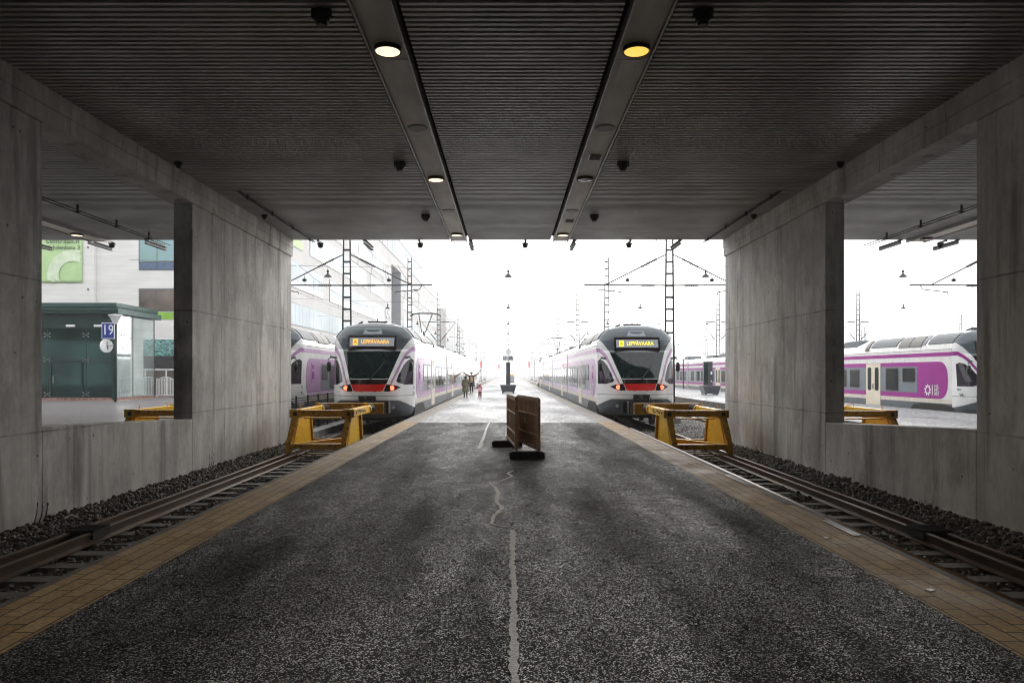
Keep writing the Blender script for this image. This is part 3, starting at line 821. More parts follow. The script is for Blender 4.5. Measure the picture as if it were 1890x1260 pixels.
# ================================================================== BUFFER STOPS
def buffer_stop(cx, y0, side, lab, graffiti=None):
    """side: +1 = platform side of the frame is at +x"""
    t = empty('buffer_stop', (cx, y0, RT), lab, 'buffer stop', 'yellow buffer stops at the track ends')
    for sx in (-1, 1):
        x = sx*.76
        m = MB()
        m.hexa([(x-.07,-.05,-.02),(x+.07,-.05,-.02),(x+.07,.09,-.02),(x-.07,.09,-.02),(x-.07,-.04,.28),(x+.07,-.04,.28),(x+.07,.10,.28),(x-.07,.10,.28)])
        m.hexa([(x-.07,-.04,.281),(x+.07,-.04,.281),(x+.07,.10,.281),(x-.07,.10,.281),(x-.09,.55,.93),(x+.09,.55,.93),(x+.09,.69,.93),(x-.09,.69,.93)])
        m.build('front_leg', M['yellow_shaded'], t, bevel=.006)
        m = MB(); m.prism([(.10,.10),(2.35,.04),(2.08,.93),(.69,.93)], 'x', x-.012*sx-.008, x-.012*sx+.008)
        m.prism([(.25,.12),(.27,.12),(.83,.90),(.81,.90)], 'x', x-.05, x+.05)
        m.build('side_plate', M['yellow'], t)
        m = MB(); m.hexa([(x-.07,2.30,-.02),(x+.07,2.30,-.02),(x+.07,2.42,-.02),(x-.07,2.42,-.02),(x-.07,2.06,.93),(x+.07,2.06,.93),(x+.07,2.18,.93),(x-.07,2.18,.93)])
        m.build('rear_leg', M['yellow_shaded'], t, bevel=.006)
        m = MB(); m.box(x-.10, x+.10, .80, 3.25, .94, 1.15); m.build('top_beam', M['yellow'], t, bevel=.008)
        m = MB(); m.tube([(x,3.25,1.04),(x,3.34,1.04)], .15, 18); m.build('collar', M['yellow'], t)
        m = MB()
        m.tube([(x,3.34,1.04),(x,4.05,1.04)], .115, 18)
        for k in range(5): m.tube([(x,3.42+k*.12,1.04),(x,3.47+k*.12,1.04)], .14, 18)
        m.build('hydraulic_cylinder', M['rubber'], t)
        m = MB(); m.tube([(x,4.05,1.04),(x,4.4,1.04)], .06, 14); m.build('piston_rod', M['steel'], t, smooth=True)
        m = MB()
        m.tube([(x,1.15,1.15),(x,1.15,1.22)], .014, 8); m.tube([(x-.035,1.15,1.24),(x,1.15,1.27),(x+.035,1.15,1.24),(x,1.15,1.21),(x-.035,1.15,1.24)], .009, 6)
        m.tube([(x,2.9,1.15),(x,2.9,1.21)], .014, 8); m.tube([(x-.05,2.9,1.22),(x,2.9,1.27),(x+.06,3.05,1.24)], .009, 6)
        m.build('lifting_eye', M['yellow'], t)
        m = MB(); m.box(x-.052, x+.052, .575, .585, .985, 1.095); m.build('square_socket', M['under'], t)
    m = MB(); m.box(-.90, .90, .60, .79, .97, 1.14); m.box(-.92,-.60,.585,.80,.93,1.16); m.box(.60,.92,.585,.80,.93,1.16)
    m.build('front_crossbeam', M['yellow_shaded'], t, bevel=.006)
    m = MB(); m.box(-.52, .52, .62, .82, .895, .93); m.build('lower_flange', M['yellow'], t)
    m = MB(); m.box(-.69, .69, -.02, .09, .10, .24); m.build('foot_crossbeam', M['yellow_shaded'], t)
    m = MB(); m.box(-.69, .69, .09, .20, .228, .242); m.build('foot_flange', M['yellow'], t)
    m = MB(); m.bar((-side*.66,.18,.17),(side*.60,2.0,.20), .12, .14); m.build('diagonal_brace', M['yellow'], t)
    m = MB(); m.box(-.68,.68,2.26,2.36,.06,.18); m.build('rear_tie', M['yellow_shaded'], t)
    # rear buffer beam: an I section with flanges
    m = MB()
    m.box(-1.10,1.10,4.45,4.48,.84,1.16); m.box(-1.10,1.10,4.36,4.60,1.16,1.18); m.box(-1.10,1.10,4.36,4.60,.82,.84); m.box(-1.10,1.10,4.58,4.60,.842,1.158)
    for sx in (-1,1):
        for k in (0,1): m.box(sx*1.085-.012, sx*1.085+.012, 4.37, 4.45, .85+.17*k, .985+.17*k)
    m.build('buffer_beam', M['yellow_shaded'], t)
    m = MB(); m.box(side*1.24-.02, side*1.24+.02, 4.5, 4.95, .84, 1.22); m.box(side*1.24-.14, side*1.24+.02, 4.93,4.95,.84,1.22); m.build('end_plate', M['under'], t)
    if graffiti:
        r = random.Random(graffiti)
        m = MB(); xs = side*.76 + side*.1035
        for k in range(16):
            y = 1.05 + k*.10; z = 1.045 + r.uniform(-.03,.03)
            p = [(xs, y+r.uniform(-.05,.05), z+r.uniform(-.05,.06)) for _ in range(4)]
            m.tube(p, .007, 5)
        m.build('scrawl', M['under'], t)
        m = MB()
        for k in range(14):
            y = 1.3 + k*.10; z = 1.045 + r.uniform(-.03,.03)
            m.tube([(xs+side*.002, y+r.uniform(-.05,.05), z+r.uniform(-.05,.06)) for _ in range(3)], .006, 5)
        m.build('pale_scrawl', M['sign_white'], t)
    return t
buffer_stop(-5.3, 20.2, 1, 'yellow buffer stop with pale scrawls in front of the left train', 3)
buffer_stop(5.3, 20.0, -1, 'yellow buffer stop with black scrawls in front of the right train', 5)
buffer_stop(-10.05, 20.3, 1, 'yellow buffer stop half hidden beyond the left wall opening')
buffer_stop(10.0, 19.9, -1, 'yellow buffer stop half hidden beyond the right wall opening')

# ================================================================== TRAINS
def body_prof(fair):
    if fair: p = [(1.50,.50),(1.58,.55),(1.60,.95),(1.60,3.36),(1.555,3.56),(1.40,3.80),(1.15,4.02),(.75,4.14),(0,4.19)]
    else:    p = [(1.50,.50),(1.58,.55),(1.60,.95),(1.60,3.36),(1.54,3.55),(1.35,3.68),(.9,3.76),(0,3.80)]
    return p
def w_at(z):
    p = body_prof(True)
    for i in range(len(p)-1):
        if p[i][1] <= z <= p[i+1][1]:
            t = (z-p[i][1])/(p[i+1][1]-p[i][1]); return p[i][0]+(p[i+1][0]-p[i][0])*t
    return 0.02
SEAM = 1.5
def y0_at(z):
    pts = [(.5,.25),(.8,.10),(1.2,.0),(1.48,.02),(1.77,.06),(1.96,.12),(3.04,.72),(3.12,.80),(3.7,1.02),(3.9,1.12),(4.05,1.25),(4.15,1.40),(4.19,1.495)]
    if z <= pts[0][0]: return pts[0][1]
    for a, b in zip(pts, pts[1:]):
        if a[0] <= z <= b[0]: return a[1]+(b[1]-a[1])*(z-a[0])/(b[0]-a[0])
    return pts[-1][1]
def nose_pt(t, z, off=0):
    a = abs(t); w = w_at(z); y0 = y0_at(z)
    if z > 4.16: w = .75*max(0.03, math.sqrt(max(0,(4.19-z)/.05))) if z > 4.14 else w
    c = 1-(1-min(1, a)**2.7)**(1/1.75)
    return Vector((math.copysign(a*w, t), y0+(SEAM-y0)*c - off, z))
def inpoly(x, y, P):
    r = False; j = len(P)-1
    for i in range(len(P)):
        if (P[i][1] > y) != (P[j][1] > y) and x < (P[j][0]-P[i][0])*(y-P[i][1])/(P[j][1]-P[i][1])+P[i][0]: r = not r
        j = i
    return r
P_SHIELD = [(-.1,1.97),(.745,1.97),(1.115,3.03),(-.1,3.03)]
P_BLACK = [(-.1,1.77),(.675,1.77),(.745,1.95),(-.1,1.95)]
P_RED = [(-.1,1.49),(.30,1.485),(.56,1.51),(.655,1.77),(-.1,1.77)]
P_LAMP = [(.585,1.51),(.70,1.49),(.95,1.525),(1.18,1.65),(1.02,1.72),(.82,1.755),(.675,1.77)]
P_SIDE = [(1.565,1.75),(1.565,2.70),(1.50,2.76),(1.38,2.70),(1.24,2.50),(1.10,2.16),(1.02,1.90),(1.06,1.84),(1.28,1.76)]
P_STR = [(.80,1.77),(.86,1.77),(1.03,2.16),(1.17,2.52),(1.30,2.80),(1.42,2.97),(1.52,3.05),(1.7,3.05),(1.7,3.23),(1.50,3.22),(1.37,3.10),(1.25,2.92),(1.11,2.60),(.97,2.22)]
P_STR_HEAD = []
def nose_class(u, z):
    u = abs(u)
    if inpoly(u, z, P_SHIELD): return 'windscreen'
    if inpoly(u, z, P_BLACK) or (u < 1.12 and 3.03 <= z < 3.06): return 'black_trim'
    if inpoly(u, z, P_RED): return 'red_panel'
    if inpoly(u, z, P_LAMP): return 'lamp'
    if inpoly(u, z, P_SIDE): return 'side'
    if inpoly(u, z, P_STR): return 'stripe'
    # grey cap
    lim = 3.05 if u < 1.12 else 3.05+(u-1.12)*1.55
    if u > 1.36: lim = 3.42+(u-1.36)*1.2
    if z > lim: return 'cap'
    dk = 1.16 if u < 1.05 else 1.16-(u-1.05)**1.5*.75
    if z < dk: return 'skirt'
    if abs(z-1.33) < .012: return 'crease'
    return 'shell'
nose_cache = {}
def nose_parts():
    if nose_cache: return nose_cache
    NU, NZ = 190, 215
    zs = [.5+(4.188-.5)*k/NZ for k in range(NZ+1)]
    ts = []
    for k in range(-NU//2, NU//2+1):
        v = k/(NU/2); a = abs(v); ts.append(math.copysign(1-(1-a)**1.7, v))
    grid = {}
    for j, z in enumerate(zs):
        for i, t in enumerate(ts): grid[i,j] = nose_pt(t, z)
    out = {}
    for j in range(NZ):
        for i in range(len(ts)-1):
            c = (grid[i,j]+grid[i+1,j+1])/2
            k = nose_class(c.x, c.z)
            if k in ('lamp','side','stripe'): k += '_l' if c.x < 0 else '_r'
            d = out.setdefault(k, ({}, [], []))
            ids = []
            for q in ((i,j),(i+1,j),(i+1,j+1),(i,j+1)):
                if q not in d[0]: d[0][q] = len(d[1]); d[1].append(tuple(grid[q]))
                ids.append(d[0][q])
            d[2].append(tuple(ids))
    for k, (_, v, f) in out.items():
        me = bpy.data.meshes.new(k); me.from_pydata(v, [], f)
        me.polygons.foreach_set('use_smooth', [True]*len(f)); nose_cache[k] = me
    return nose_cache

def rrect(x0, x1, z0, z1, r, n=5):
    P = []
    for cx, cz, a in ((x1-r,z0+r,-90),(x1-r,z1-r,0),(x0+r,z1-r,90),(x0+r,z0+r,180)):
        for k in range(n+1):
            t = R(a+90*k/n); P.append((cx+r*math.cos(t), cz+r*math.sin(t)))
    return P

def add_nose(t, flip, L_, paint, tail, full=True, led='led', letter='A'):
    """flip: at the far end of the train"""
    piv = t
    names = {'shell':('nose_shell','white'),'cap':('roof_cap','cap'),'windscreen':('windscreen','shield'),'black_trim':('screen_surround','lens_black'),
             'red_panel':('nose_panel','red'),'lamp_l':('tail_lamp','lens_black'),'lamp_r':('tail_lamp','lens_black'),
             'side_l':('cab_side_window','sidegl'),'side_r':('cab_side_window','sidegl'),'stripe_l':('nose_stripe',paint),'stripe_r':('nose_stripe',paint),'skirt':('nose_skirt','skirt'),'crease':('nose_seam','seam')}
    for k, me in nose_parts().items():
        nm, mt = names[k]
        me2 = me.copy() if True else me
        me2.materials.clear(); me2.materials.append(M[mt])
        o = bpy.data.objects.new(nm, me2); scene.collection.objects.link(o); o.parent = t
        if flip: o.rotation_euler = (0,0,math.pi); o.location = (0, L_, 0)
        if k.startswith('lamp') and not flip:
            sx = -1 if k.endswith('l') else 1
            m = MB(); p = nose_pt(sx*.865/1.6, 1.625)
            m.tube([(p.x, p.y-.035, p.z),(p.x+sx*.02, p.y+.03, p.z)], .085, 20); m.build('lit_lens', M['tail'], o)
        if k == 'windscreen' and not flip:
            m = MB()
            a = nose_pt(.02, 1.93, .03); b = nose_pt(.26, 2.40, .05)
            m.bar(a, b, .03); c = nose_pt(.06, 1.98, .03); m.bar(c, nose_pt(.28, 2.40, .05), .015)
            m.bar(nose_pt(.18, 2.22, .04), nose_pt(.34, 2.62, .04), .035, .02); m.build('wiper', M['black'], o)
            m = MB(); m.bar(nose_pt(-.44,2.02,.012), nose_pt(.44,2.02,.012), .014); m.build('heater_line', M['steel'], o)
    if flip: return
    # destination display
    d = MB()
    def sp(u, z, off): return Vector((u, .80+(z-3.12)*.30-off, z))
    d.hexa([sp(-.95,3.14,.02),sp(.95,3.14,.02),sp(.95,3.14,-.35),sp(-.95,3.14,-.35),sp(-.93,3.66,.02),sp(.93,3.66,.02),sp(.93,3.66,-.35),sp(-.93,3.66,-.35)])
    dd = d.build('destination_display', M['lens_black'], t, bevel=.01)
    d = MB(); d.hexa([sp(-.86,3.24,.026),sp(.86,3.24,.026),sp(.86,3.24,0),sp(-.86,3.24,0),sp(-.87,3.57,.026),sp(.87,3.57,.026),sp(.87,3.57,0),sp(-.87,3.57,0)])
    d.build('display_glass', M['display'], dd)
    tilt = (R(90)-math.atan(.30), 0, 0)
    d = MB(); d.hexa([sp(-.74,3.29,.034),sp(-.55,3.29,.034),sp(-.55,3.29,.02),sp(-.74,3.29,.02),sp(-.74,3.52,.034),sp(-.55,3.52,.034),sp(-.55,3.52,.02),sp(-.74,3.52,.02)])
    d.build('line_badge', M[led], dd)
    txt('A', .22, M['banner_text'], dd, sp(-.645,3.405,.037), tilt)
    txt('LEPPÄVAARA', .235, M[led], dd, sp(.12,3.405,.034), tilt, sx=.80)
    d = MB()
    q = [sp(-.42,3.70,-.02),sp(.42,3.70,-.02),sp(.30,3.95,-.02),sp(-.30,3.95,-.02)]
    q = [nose_pt(-.27,3.72,.012),nose_pt(.27,3.72,.012),nose_pt(.24,3.94,.012),nose_pt(-.24,3.94,.012)]
    qb = [p+Vector((0,.05,0)) for p in q]
    d.hexa([q[0],q[1],qb[1],qb[0],q[3],q[2],qb[2],qb[3]]); d.build('upper_lamp', M['sign_face'], t)
    # mirrors
    for sx in (-1, 1):
        m = MB(); a = Vector((sx*1.33,.62,2.78)); m.bar(a, a+Vector((sx*.20,-.16,.04)), .06, .07)
        m.tube([a+Vector((sx*.16,-.13,.03)), a+Vector((sx*.26,-.18,-.05)), a+Vector((sx*.24,-.2,-.18))], .02, 8)
        mr = m.build('mirror_arm', M['skirt'], t)
        m = MB(); c = a+Vector((sx*.24,-.2,-.33)); m.lathe([(.03,-.2),(.075,-.16),(.085,0),(.07,.15),(.02,.19)], 12, c); m.build('mirror', M['black'], mr, smooth=True)
    # coupler
    m = MB(); m.box(-.31,.31,-.16,.2,.86,1.30); m.build('coupler_box', M['black'], t, bevel=.03)
    m = MB(); m.box(-.22,.22,-.30,-.16,.90,1.16); m.lathe([(.0,0),(.07,0),(.07,.14),(.02,.18)], 14, (-.06,-.24,1.14)); m.box(-.33,.33,-.20,-.15,1.30,1.345)
    m.build('coupler_head', M['under'], t, bevel=.01)
    for sx in (-1, 1):
        m = MB(); m.tube([(sx*.30,-.14,1.30),(sx*.36,-.24,1.15),(sx*.34,-.2,.9)], .022, 7); m.build('coupler_hose', M['rubber'], t)
        m = MB(); m.tube([(sx*.92, .16, .88),(sx*.92,.24,.88)], .06, 16); m.build('tow_eye_cover', M['sign_face'], t)
    m = MB(); m.box(-.35,.35,2.0,2.25,4.19,4.25); m.tube([(-.4,2.1,4.27),(.4,2.1,4.27)], .03, 6); m.tube([(0,2.1,4.2),(0,2.1,4.40)], .02,6); m.build('roof_aerial', M['black'], t)
    m = MB(); m.tube([(-.75,1.9,4.16),(-.55,1.8,4.24)], .04, 6); m.build('horn', M['black'], t)

def seg(t, y0, y1, fair, name='car_body', mirror=False):
    p = body_prof(fair)
    P = [(x,z) for x,z in p]+[(-x,z) for x,z in p[::-1][1:]]
    m = MB(); m.prism(P, 'y', y0, y1); m.build(name, M['white_side'], t)

def train(cx, y0, zoff, side, paint, lab, L_=64, pant=19, led='led', near_only=None):
    t = empty('commuter_train', (cx, y0, RT+zoff), lab, 'train', 'violet and white commuter trains')
    add_nose(t, False, L_, paint, True, led=led)
    add_nose(t, True, L_, paint, False)
    sx = side; X = 1.603*sx
    def plate(poly, th, mt, nm, parent=t, base=1.601):
        m = MB(); a, b = base*sx, (base+th)*sx
        m.prism(poly, 'x', min(a,b), max(a,b)); return m.build(nm, M[mt], parent)
    joints = [16.4, 32.0, 47.6]
    ends = [SEAM]+joints+[L_-SEAM]
    for i in range(4):
        a = ends[i]+(.28 if i else 0.004); b = ends[i+1]-(.28 if i < 3 else .004)
        seg(t, a, b, False)
        # skirt, cream line, stripe, seams
        plate([(a+.01,.56),(b-.01,.56),(b-.01,.98),(a+.01,.98)] , .006, 'skirt', 'skirt')
        plate([(a+.012,.984),(b-.012,.984),(b-.012,1.166),(a+.012,1.166)], .005, 'cream_low', 'lower_band')
        plate([(a+.005,3.05),(b-.005,3.05),(b-.005,3.22),(a+.005,3.22)], .006, paint, 'upper_stripe')
        plate([(a+.01,3.34),(b-.01,3.34),(b-.01,3.352),(a+.01,3.352)], .004, 'seam', 'roof_seam')
    for j in joints:
        p = [(x*.93, .55+(z-.5)*.95) for x, z in body_prof(False)]
        P = p+[(-x,z) for x,z in p[::-1][1:]]
        m = MB(); m.prism(P, 'y', j-.29, j+.29)
        o = m.build('gangway_bellows', M['rubber'], t)
    # magenta panels with rounded cab ends
    def capsule(a, b, z0, z1, ra, rb):
        P = []
        for k in range(13):
            th = R(-90-180*k/12); P.append((a+ra*(1+math.cos(th)) if ra else a, (z0+z1)/2+(z1-z0)/2*math.sin(th)))
        P = []
        zc, h = (z0+z1)/2, (z1-z0)/2
        if ra:
            for k in range(15):
                th = R(90+180*k/14); c, s_ = math.cos(th), math.sin(th)
                P.append((a+ra-ra*abs(c)**.75, zc+h*math.copysign(abs(s_)**.8, s_)))
        else: P += [(a,z1),(a,z0)]
        if rb:
            for k in range(15):
                th = R(-90+180*k/14); c, s_ = math.cos(th), math.sin(th)
                P.append((b-rb+rb*abs(c)**.75, zc+h*math.copysign(abs(s_)**.8, s_)))
        else: P += [(b,z0),(b,z1)]
        return P
    plate(capsule(SEAM+.3, joints[0]-.30, 1.17, 2.82, .75, 0), .008, paint, 'side_panel')
    plate(capsule(joints[0]+.30, joints[1]-.30, 1.17, 2.82, 0, 0), .008, paint, 'side_panel')
    plate(capsule(joints[1]+.30, joints[2]-.30, 1.17, 2.82, 0, 0), .008, paint, 'side_panel')
    plate(capsule(joints[2]+.30, L_-SEAM-.3, 1.17, 2.82, 0, .75), .008, paint, 'side_panel')
    for a, b in ((4.15, joints[0]-.32), (joints[0]+.32, joints[1]-.32), (joints[1]+.32, joints[2]-.32), (joints[2]+.32, L_-4.15)):
        plate([(a,1.40),(b,1.40),(b,2.62),(a,2.62)], .012, 'grey_band', 'window_band')
    # windows and doors, measured from the cab
    def window(a, b, z0=1.50, z1=2.52):
        f = plate(rrect(a, b, z0, z1, .09), .018, 'frame', 'window')
        plate(rrect(a+.05, b-.05, z0+.05, z1-.05, .06), .022, 'glass', 'pane', f)
    def door(c):
        for q in (-1, 1):
            a, b = (c-.74, c-.012) if q < 0 else (c+.012, c+.74)
            d = plate([(a,.66),(b,.66),(b,2.80),(a,2.80)], .020, 'cream', 'door')
            plate(rrect(a+.17, b-.17, 1.42, 2.60, .1), .026, 'glass', 'door_window', d)
            m = MB(); m.bar((X+.03*sx, c+q*.05, 1.5),(X+.03*sx, c+q*.05, 1.75), .02); m.build('handle', M['steel'], d)
    window(4.3, 5.45, 1.85, 2.58); window(5.75, 7.0, 1.42, 2.58); door(8.25)
    for a in (9.7, 11.2, 12.8, 14.3): window(a, a+1.15)
    for j0 in (joints[0], joints[1]):
        for a in (.7, 2.2): window(j0+a, j0+a+1.2)
        door(j0+4.4)
        for a in (5.6, 7.3, 9.0, 10.7, 13.0): window(j0+a, j0+a+1.3) if not (j0+a+1.3 > j0+12.0 and a < 12) else window(j0+a, j0+a+1.2)
    j0 = joints[2]
    for a in (.7, 2.3, 3.9): window(j0+a, j0+a+1.3)
    door(j0+6.6); window(j0+7.9, j0+9.2); window(j0+9.6, j0+10.7)
    # roof fairing over the cab car
    def fairing(a, b, d):
        p = body_prof(True)[3:]
        for s2 in (1,):
            P = [(x,z) for x,z in p]+[(-x,z) for x,z in p[::-1][1:]]
            lo = body_prof(False)[3:]
            m = MB()
            # body of the fairing with a sloped tail
            n = len(p)
            ring = lambda y, f: [(x*1.001+(0), y, z*f+(1-f)*3.3) for x, z in P]
            rings = [ring(a, 1), ring(b, 1), ring(b+1.3*d, .62)]
            vs = [q for r_ in rings for q in r_]; k = len(P)
            fs = [(i*k+q, i*k+q+1, (i+1)*k+q+1, (i+1)*k+q) for i in range(2) for q in range(k-1)]
            fs += [tuple(range(k)), tuple(range(2*k, 3*k))]
            m.add(vs, fs); f = m.build('roof_fairing', M['white_side'], t, smooth=False)
            def strip(ya, yb, z0, z1, mt, nm, th=.012, sk=0):
                for q in (-1, 1):
                    def sp(y, z): return Vector((q*(w_at(z)+th), y, z+th*.5))
                    zs = [z0+(z1-z0)*i/4 for i in range(5)]
                    v = [sp(ya+sk*(z-z0)/(z1-z0)*d, z) for z in zs]+[sp(yb+sk*(z-z0)/(z1-z0)*d, z) for z in zs]
                    v2 = [p-Vector((q*.03,0,.02)) for p in v]
                    mm = MB(); mm.add(v+v2, [(i,i+1,i+6,i+5) for i in range(4)]+[(i+10,i+15,i+16,i+11) for i in range(4)]+[(0,5,15,10),(4,14,19,9),(0,10,11,1),(1,11,12,2),(2,12,13,3),(3,13,14,4),(5,6,16,15),(6,7,17,16),(7,8,18,17),(8,9,19,18)])
                    mm.build(nm, M[mt], f)
            strip(a+.02*d, a+1.9*d, 3.60, 4.05, 'roof_panel', 'grey_roof_panel', .035)
            strip(a+2.1*d, a+4.4*d, 3.58, 4.04, 'roof_panel_pale', 'pale_roof_panel', .030)
            strip(a+2.35*d, a+3.3*d, 3.52, 3.98, 'louvre', 'roof_louvre', .048, .12)
            strip(a+3.36*d, a+4.3*d, 3.52, 3.98, 'louvre', 'roof_louvre', .048, .12)
            strip(a+4.6*d, a+7.1*d, 3.60, 4.05, 'roof_panel', 'grey_roof_panel', .035)
            strip(a+7.25*d, a+7.6*d, 3.45, 4.00, 'louvre', 'roof_louvre', .048, .12)
    fairing(SEAM+.01, 9.6, 1); fairing(L_-SEAM-.01, L_-9.6, -1)
    # roof equipment
    r = random.Random(int(cx*7)+int(y0))
    for a, b, h in ((11.2,13.4,.30),(14.0,15.4,.22),(24.0,26.0,.28),(28.0,30.6,.2),(36,39,.26),(41,43.5,.22),(51.0,52.6,.3)):
        m = MB(); m.box(-.75,.75,a,b,3.78,3.80+h)
        for k in range(6): m.box(-.78,.78,a+.1+k*(b-a-.2)/6,a+.16+k*(b-a-.2)/6,3.80+h,3.83+h)
        m.build('roof_box', M['skirt'], t, bevel=.03)
    for yy, up in ((pant, True), (L_-pant if abs(L_-2*pant) > 6 else 40, False)):
        m = MB()
        for q in (-.5,.5):
            m.bar((q,yy-.9,3.98),(q,yy+.9,3.98), .06); m.tube([(q,yy-.8,3.78),(q,yy-.8,3.96)], .05, 8); m.tube([(q,yy+.8,3.78),(q,yy+.8,3.96)], .05, 8)
        m.bar((-.5,yy-.8,3.98),(.5,yy-.8,3.98), .05); m.bar((-.5,yy+.8,3.98),(.5,yy+.8,3.98), .05)
        pf = m.build('pantograph', M['beam'], t)
        m = MB()
        if up:
            m.tube([(0,yy+.7,4.0),(0,yy-.9,4.75)], .055, 8)
            for q in (-1,1): m.tube([(q*.12,yy-.9,4.75),(q*.42,yy+.2,5.92)], .032, 7)
            for dy in (0,.35): m.tube([(-.98,yy+.1+dy,5.84),(-.80,yy+.1+dy,5.97),(-.4,yy+.1+dy,6.02),(.4,yy+.1+dy,6.02),(.80,yy+.1+dy,5.97),(.98,yy+.1+dy,5.84)], .03, 7)
            m.bar((-.42,yy+.1,5.96),(-.42,yy+.45,5.96), .04); m.bar((.42,yy+.1,5.96),(.42,yy+.45,5.96), .04)
        else:
            for q in (-.3,.3): m.tube([(q,yy-.8,4.1),(q*.6,yy+.9,4.16)], .03, 6)
            m.tube([(-.95,yy-.4,4.14),(-.6,yy-.4,4.24),(.6,yy-.4,4.24),(.95,yy-.4,4.14)], .025, 6)
        m.build('collector_arm', M['fixture'], pf)
    # bogies and underframe
    m = MB(); m.box(-1.2,1.2,.5,L_-.5,.44,.52); m.build('underframe', M['under'], t)
    for by in (3.0, 16.4, 32.0, 47.6, L_-3.0):
        bo = MB(); bo.box(-1.25,1.25,by-1.3,by+1.3,.30,.56)
        for q in (-1,1): bo.box(q*1.12-.08,q*1.12+.08,by-1.75,by+1.75,.38,.56)
        bg_ = bo.build('bogie', M['under'], t)
        for dy in (-1.25, 1.25):
            for q in (-1,1):
                m = MB(); m.tube([(q*.70,by+dy,.43),(q*.84,by+dy,.43)], .42, 22); m.tube([(q*.80,by+dy,.43),(q*1.2,by+dy,.43)], .10, 10); m.build('wheel', M['rail_top'], bg_)
        # dark arch cut in the skirt
        if by < 5 or by > L_-5:
            plate([(by-1.95,.52),(by+1.95,.52),(by+1.5,.86),(by+.9,.955),(by-.9,.955),(by-1.5,.86)], .010, 'under', 'wheel_arch')
    return t
def hsl_logo(t, side, yc, zc):
    sx = side; X = (1.616)*sx; rz = R(90) if sx > 0 else R(-90)
    m = MB(); n = 9
    def ring(r0, r1, a, b):
        for k in range(24):
            t0, t1 = 2*math.pi*k/24, 2*math.pi*(k+1)/24
            m.hexa([(X, yc+r0*math.cos(t0)*-sx, zc+r0*math.sin(t0)),(X, yc+r1*math.cos(t0)*-sx, zc+r1*math.sin(t0)),(X, yc+r1*math.cos(t1)*-sx, zc+r1*math.sin(t1)),(X, yc+r0*math.cos(t1)*-sx, zc+r0*math.sin(t1)),
                    (X+.004*sx, yc+r0*math.cos(t0)*-sx, zc+r0*math.sin(t0)),(X+.004*sx, yc+r1*math.cos(t0)*-sx, zc+r1*math.sin(t0)),(X+.004*sx, yc+r1*math.cos(t1)*-sx, zc+r1*math.sin(t1)),(X+.004*sx, yc+r0*math.cos(t1)*-sx, zc+r0*math.sin(t1))])
    ring(.13, .19, 0, 1)
    for k in range(n):
        a = 2*math.pi*k/n+.2; m.bar((X+.002*sx, yc+.18*math.cos(a), zc+.18*math.sin(a)),(X+.002*sx, yc+.26*math.cos(a), zc+.26*math.sin(a)), .07, .004, up=(sx,0,0))
    d = 1 if sx > 0 else -1
    m.box(min(X,X+.004*sx), max(X,X+.004*sx), yc+d*.36-.025, yc+d*.36+.025, zc-.24, zc+.24)
    m.build('operator_logo', M['sign_white'], t)
    for i, w_ in enumerate(('HSL','HEL','HRT')):
        txt(w_, .22, M['sign_white'], t, (X+.003*sx, yc+d*.70, zc+.165-i*.165), (R(90),0,rz), sx=.95, name='logo_lettering')
t1 = train(-5.3, 27.6, 0, 1, 'lilac', 'faded lilac and white train standing behind the left buffer stop, nose to the camera', pant=19.1)
t2 = train(5.3, 29.2, 0, -1, 'lilac', 'faded lilac and white train standing behind the right buffer stop, nose to the camera', pant=50.3, led='led_y')
t3 = train(-10.0, 28.6, 0, 1, 'lilac', 'lilac train mostly hidden between the left wall and the left train', pant=44)
t4 = train(20.6, 29.8, -.12, -1, 'magenta', 'strong magenta and white train seen broadside through the right wall opening', pant=30)
hsl_logo(t4, -1, 3.30, 1.55)
hsl_logo(t1, 1, 3.3, 1.50); hsl_logo(t2, -1, 3.3, 1.50)
for t, sx in ((t1,1),(t2,-1),(t3,1)):
    m = MB(); a = 1.612*sx; m.prism(rrect(2.55,3.15,1.75,2.66,.12), 'x', min(a,a+.006*sx), max(a,a+.006*sx)); f = m.build('service_hatch', M['lilac'], t)
    m = MB(); a = 1.62*sx; m.prism(rrect(2.68,3.02,1.95,2.25,.02), 'x', min(a,a+.006*sx), max(a,a+.006*sx)); m.prism(rrect(2.74,2.96,2.40,2.52,.02), 'x', min(a,a+.006*sx), max(a,a+.006*sx)); m.build('hatch_window', M['magenta'], f)
rzs = R(-90)
txt('04 B', .13, M['navy'], t4, (-1.562, 1.10, 1.62), (R(90),0,rzs), name='number_lettering')
txt('VR', .20, M['pav_green'], t4, (-1.545, .95, 1.38), (R(90),0,R(-82)), name='operator_lettering')
for t, sx in ((t1,1),(t3,1)):
    txt('81', .13, M['navy'], t, (1.59, 1.25, 1.62), (R(90),0,R(90)), name='number_lettering')
    txt('VR', .15, M['navy'], t, (1.588, 1.20, 1.40), (R(90),0,R(88)), name='operator_lettering')

# ================================================================== RAILING between the left tracks
def railing(x, y0, y1, zb, zt, lab, step=1.55, n=11, posts=True):
    t = empty('slatted_railing', (0,0,0), lab, 'railing')
    y = y0
    while y <= y1+.01:
        m = MB(); m.box(x-.03,x+.03,y-.03,y+.03,-.76,zt+.02); m.build('post', M['beam'], t); y += step
    m = MB()
    for k in range(n):
        z = zb+(zt-.1-zb)*k/(n-1); m.box(x-.012,x+.012,y0,y1,z,z+.035)
    m.build('slats', M['fixture'], t)
    m = MB(); m.box(x-.04,x+.04,y0,y1,zt,zt+.04); m.build('top_rail', M['steel'], t)
railing(-7.75, 25.2, 34.6, -.45, .80, 'dark slatted railing between the two left tracks behind the wall end', n=14)
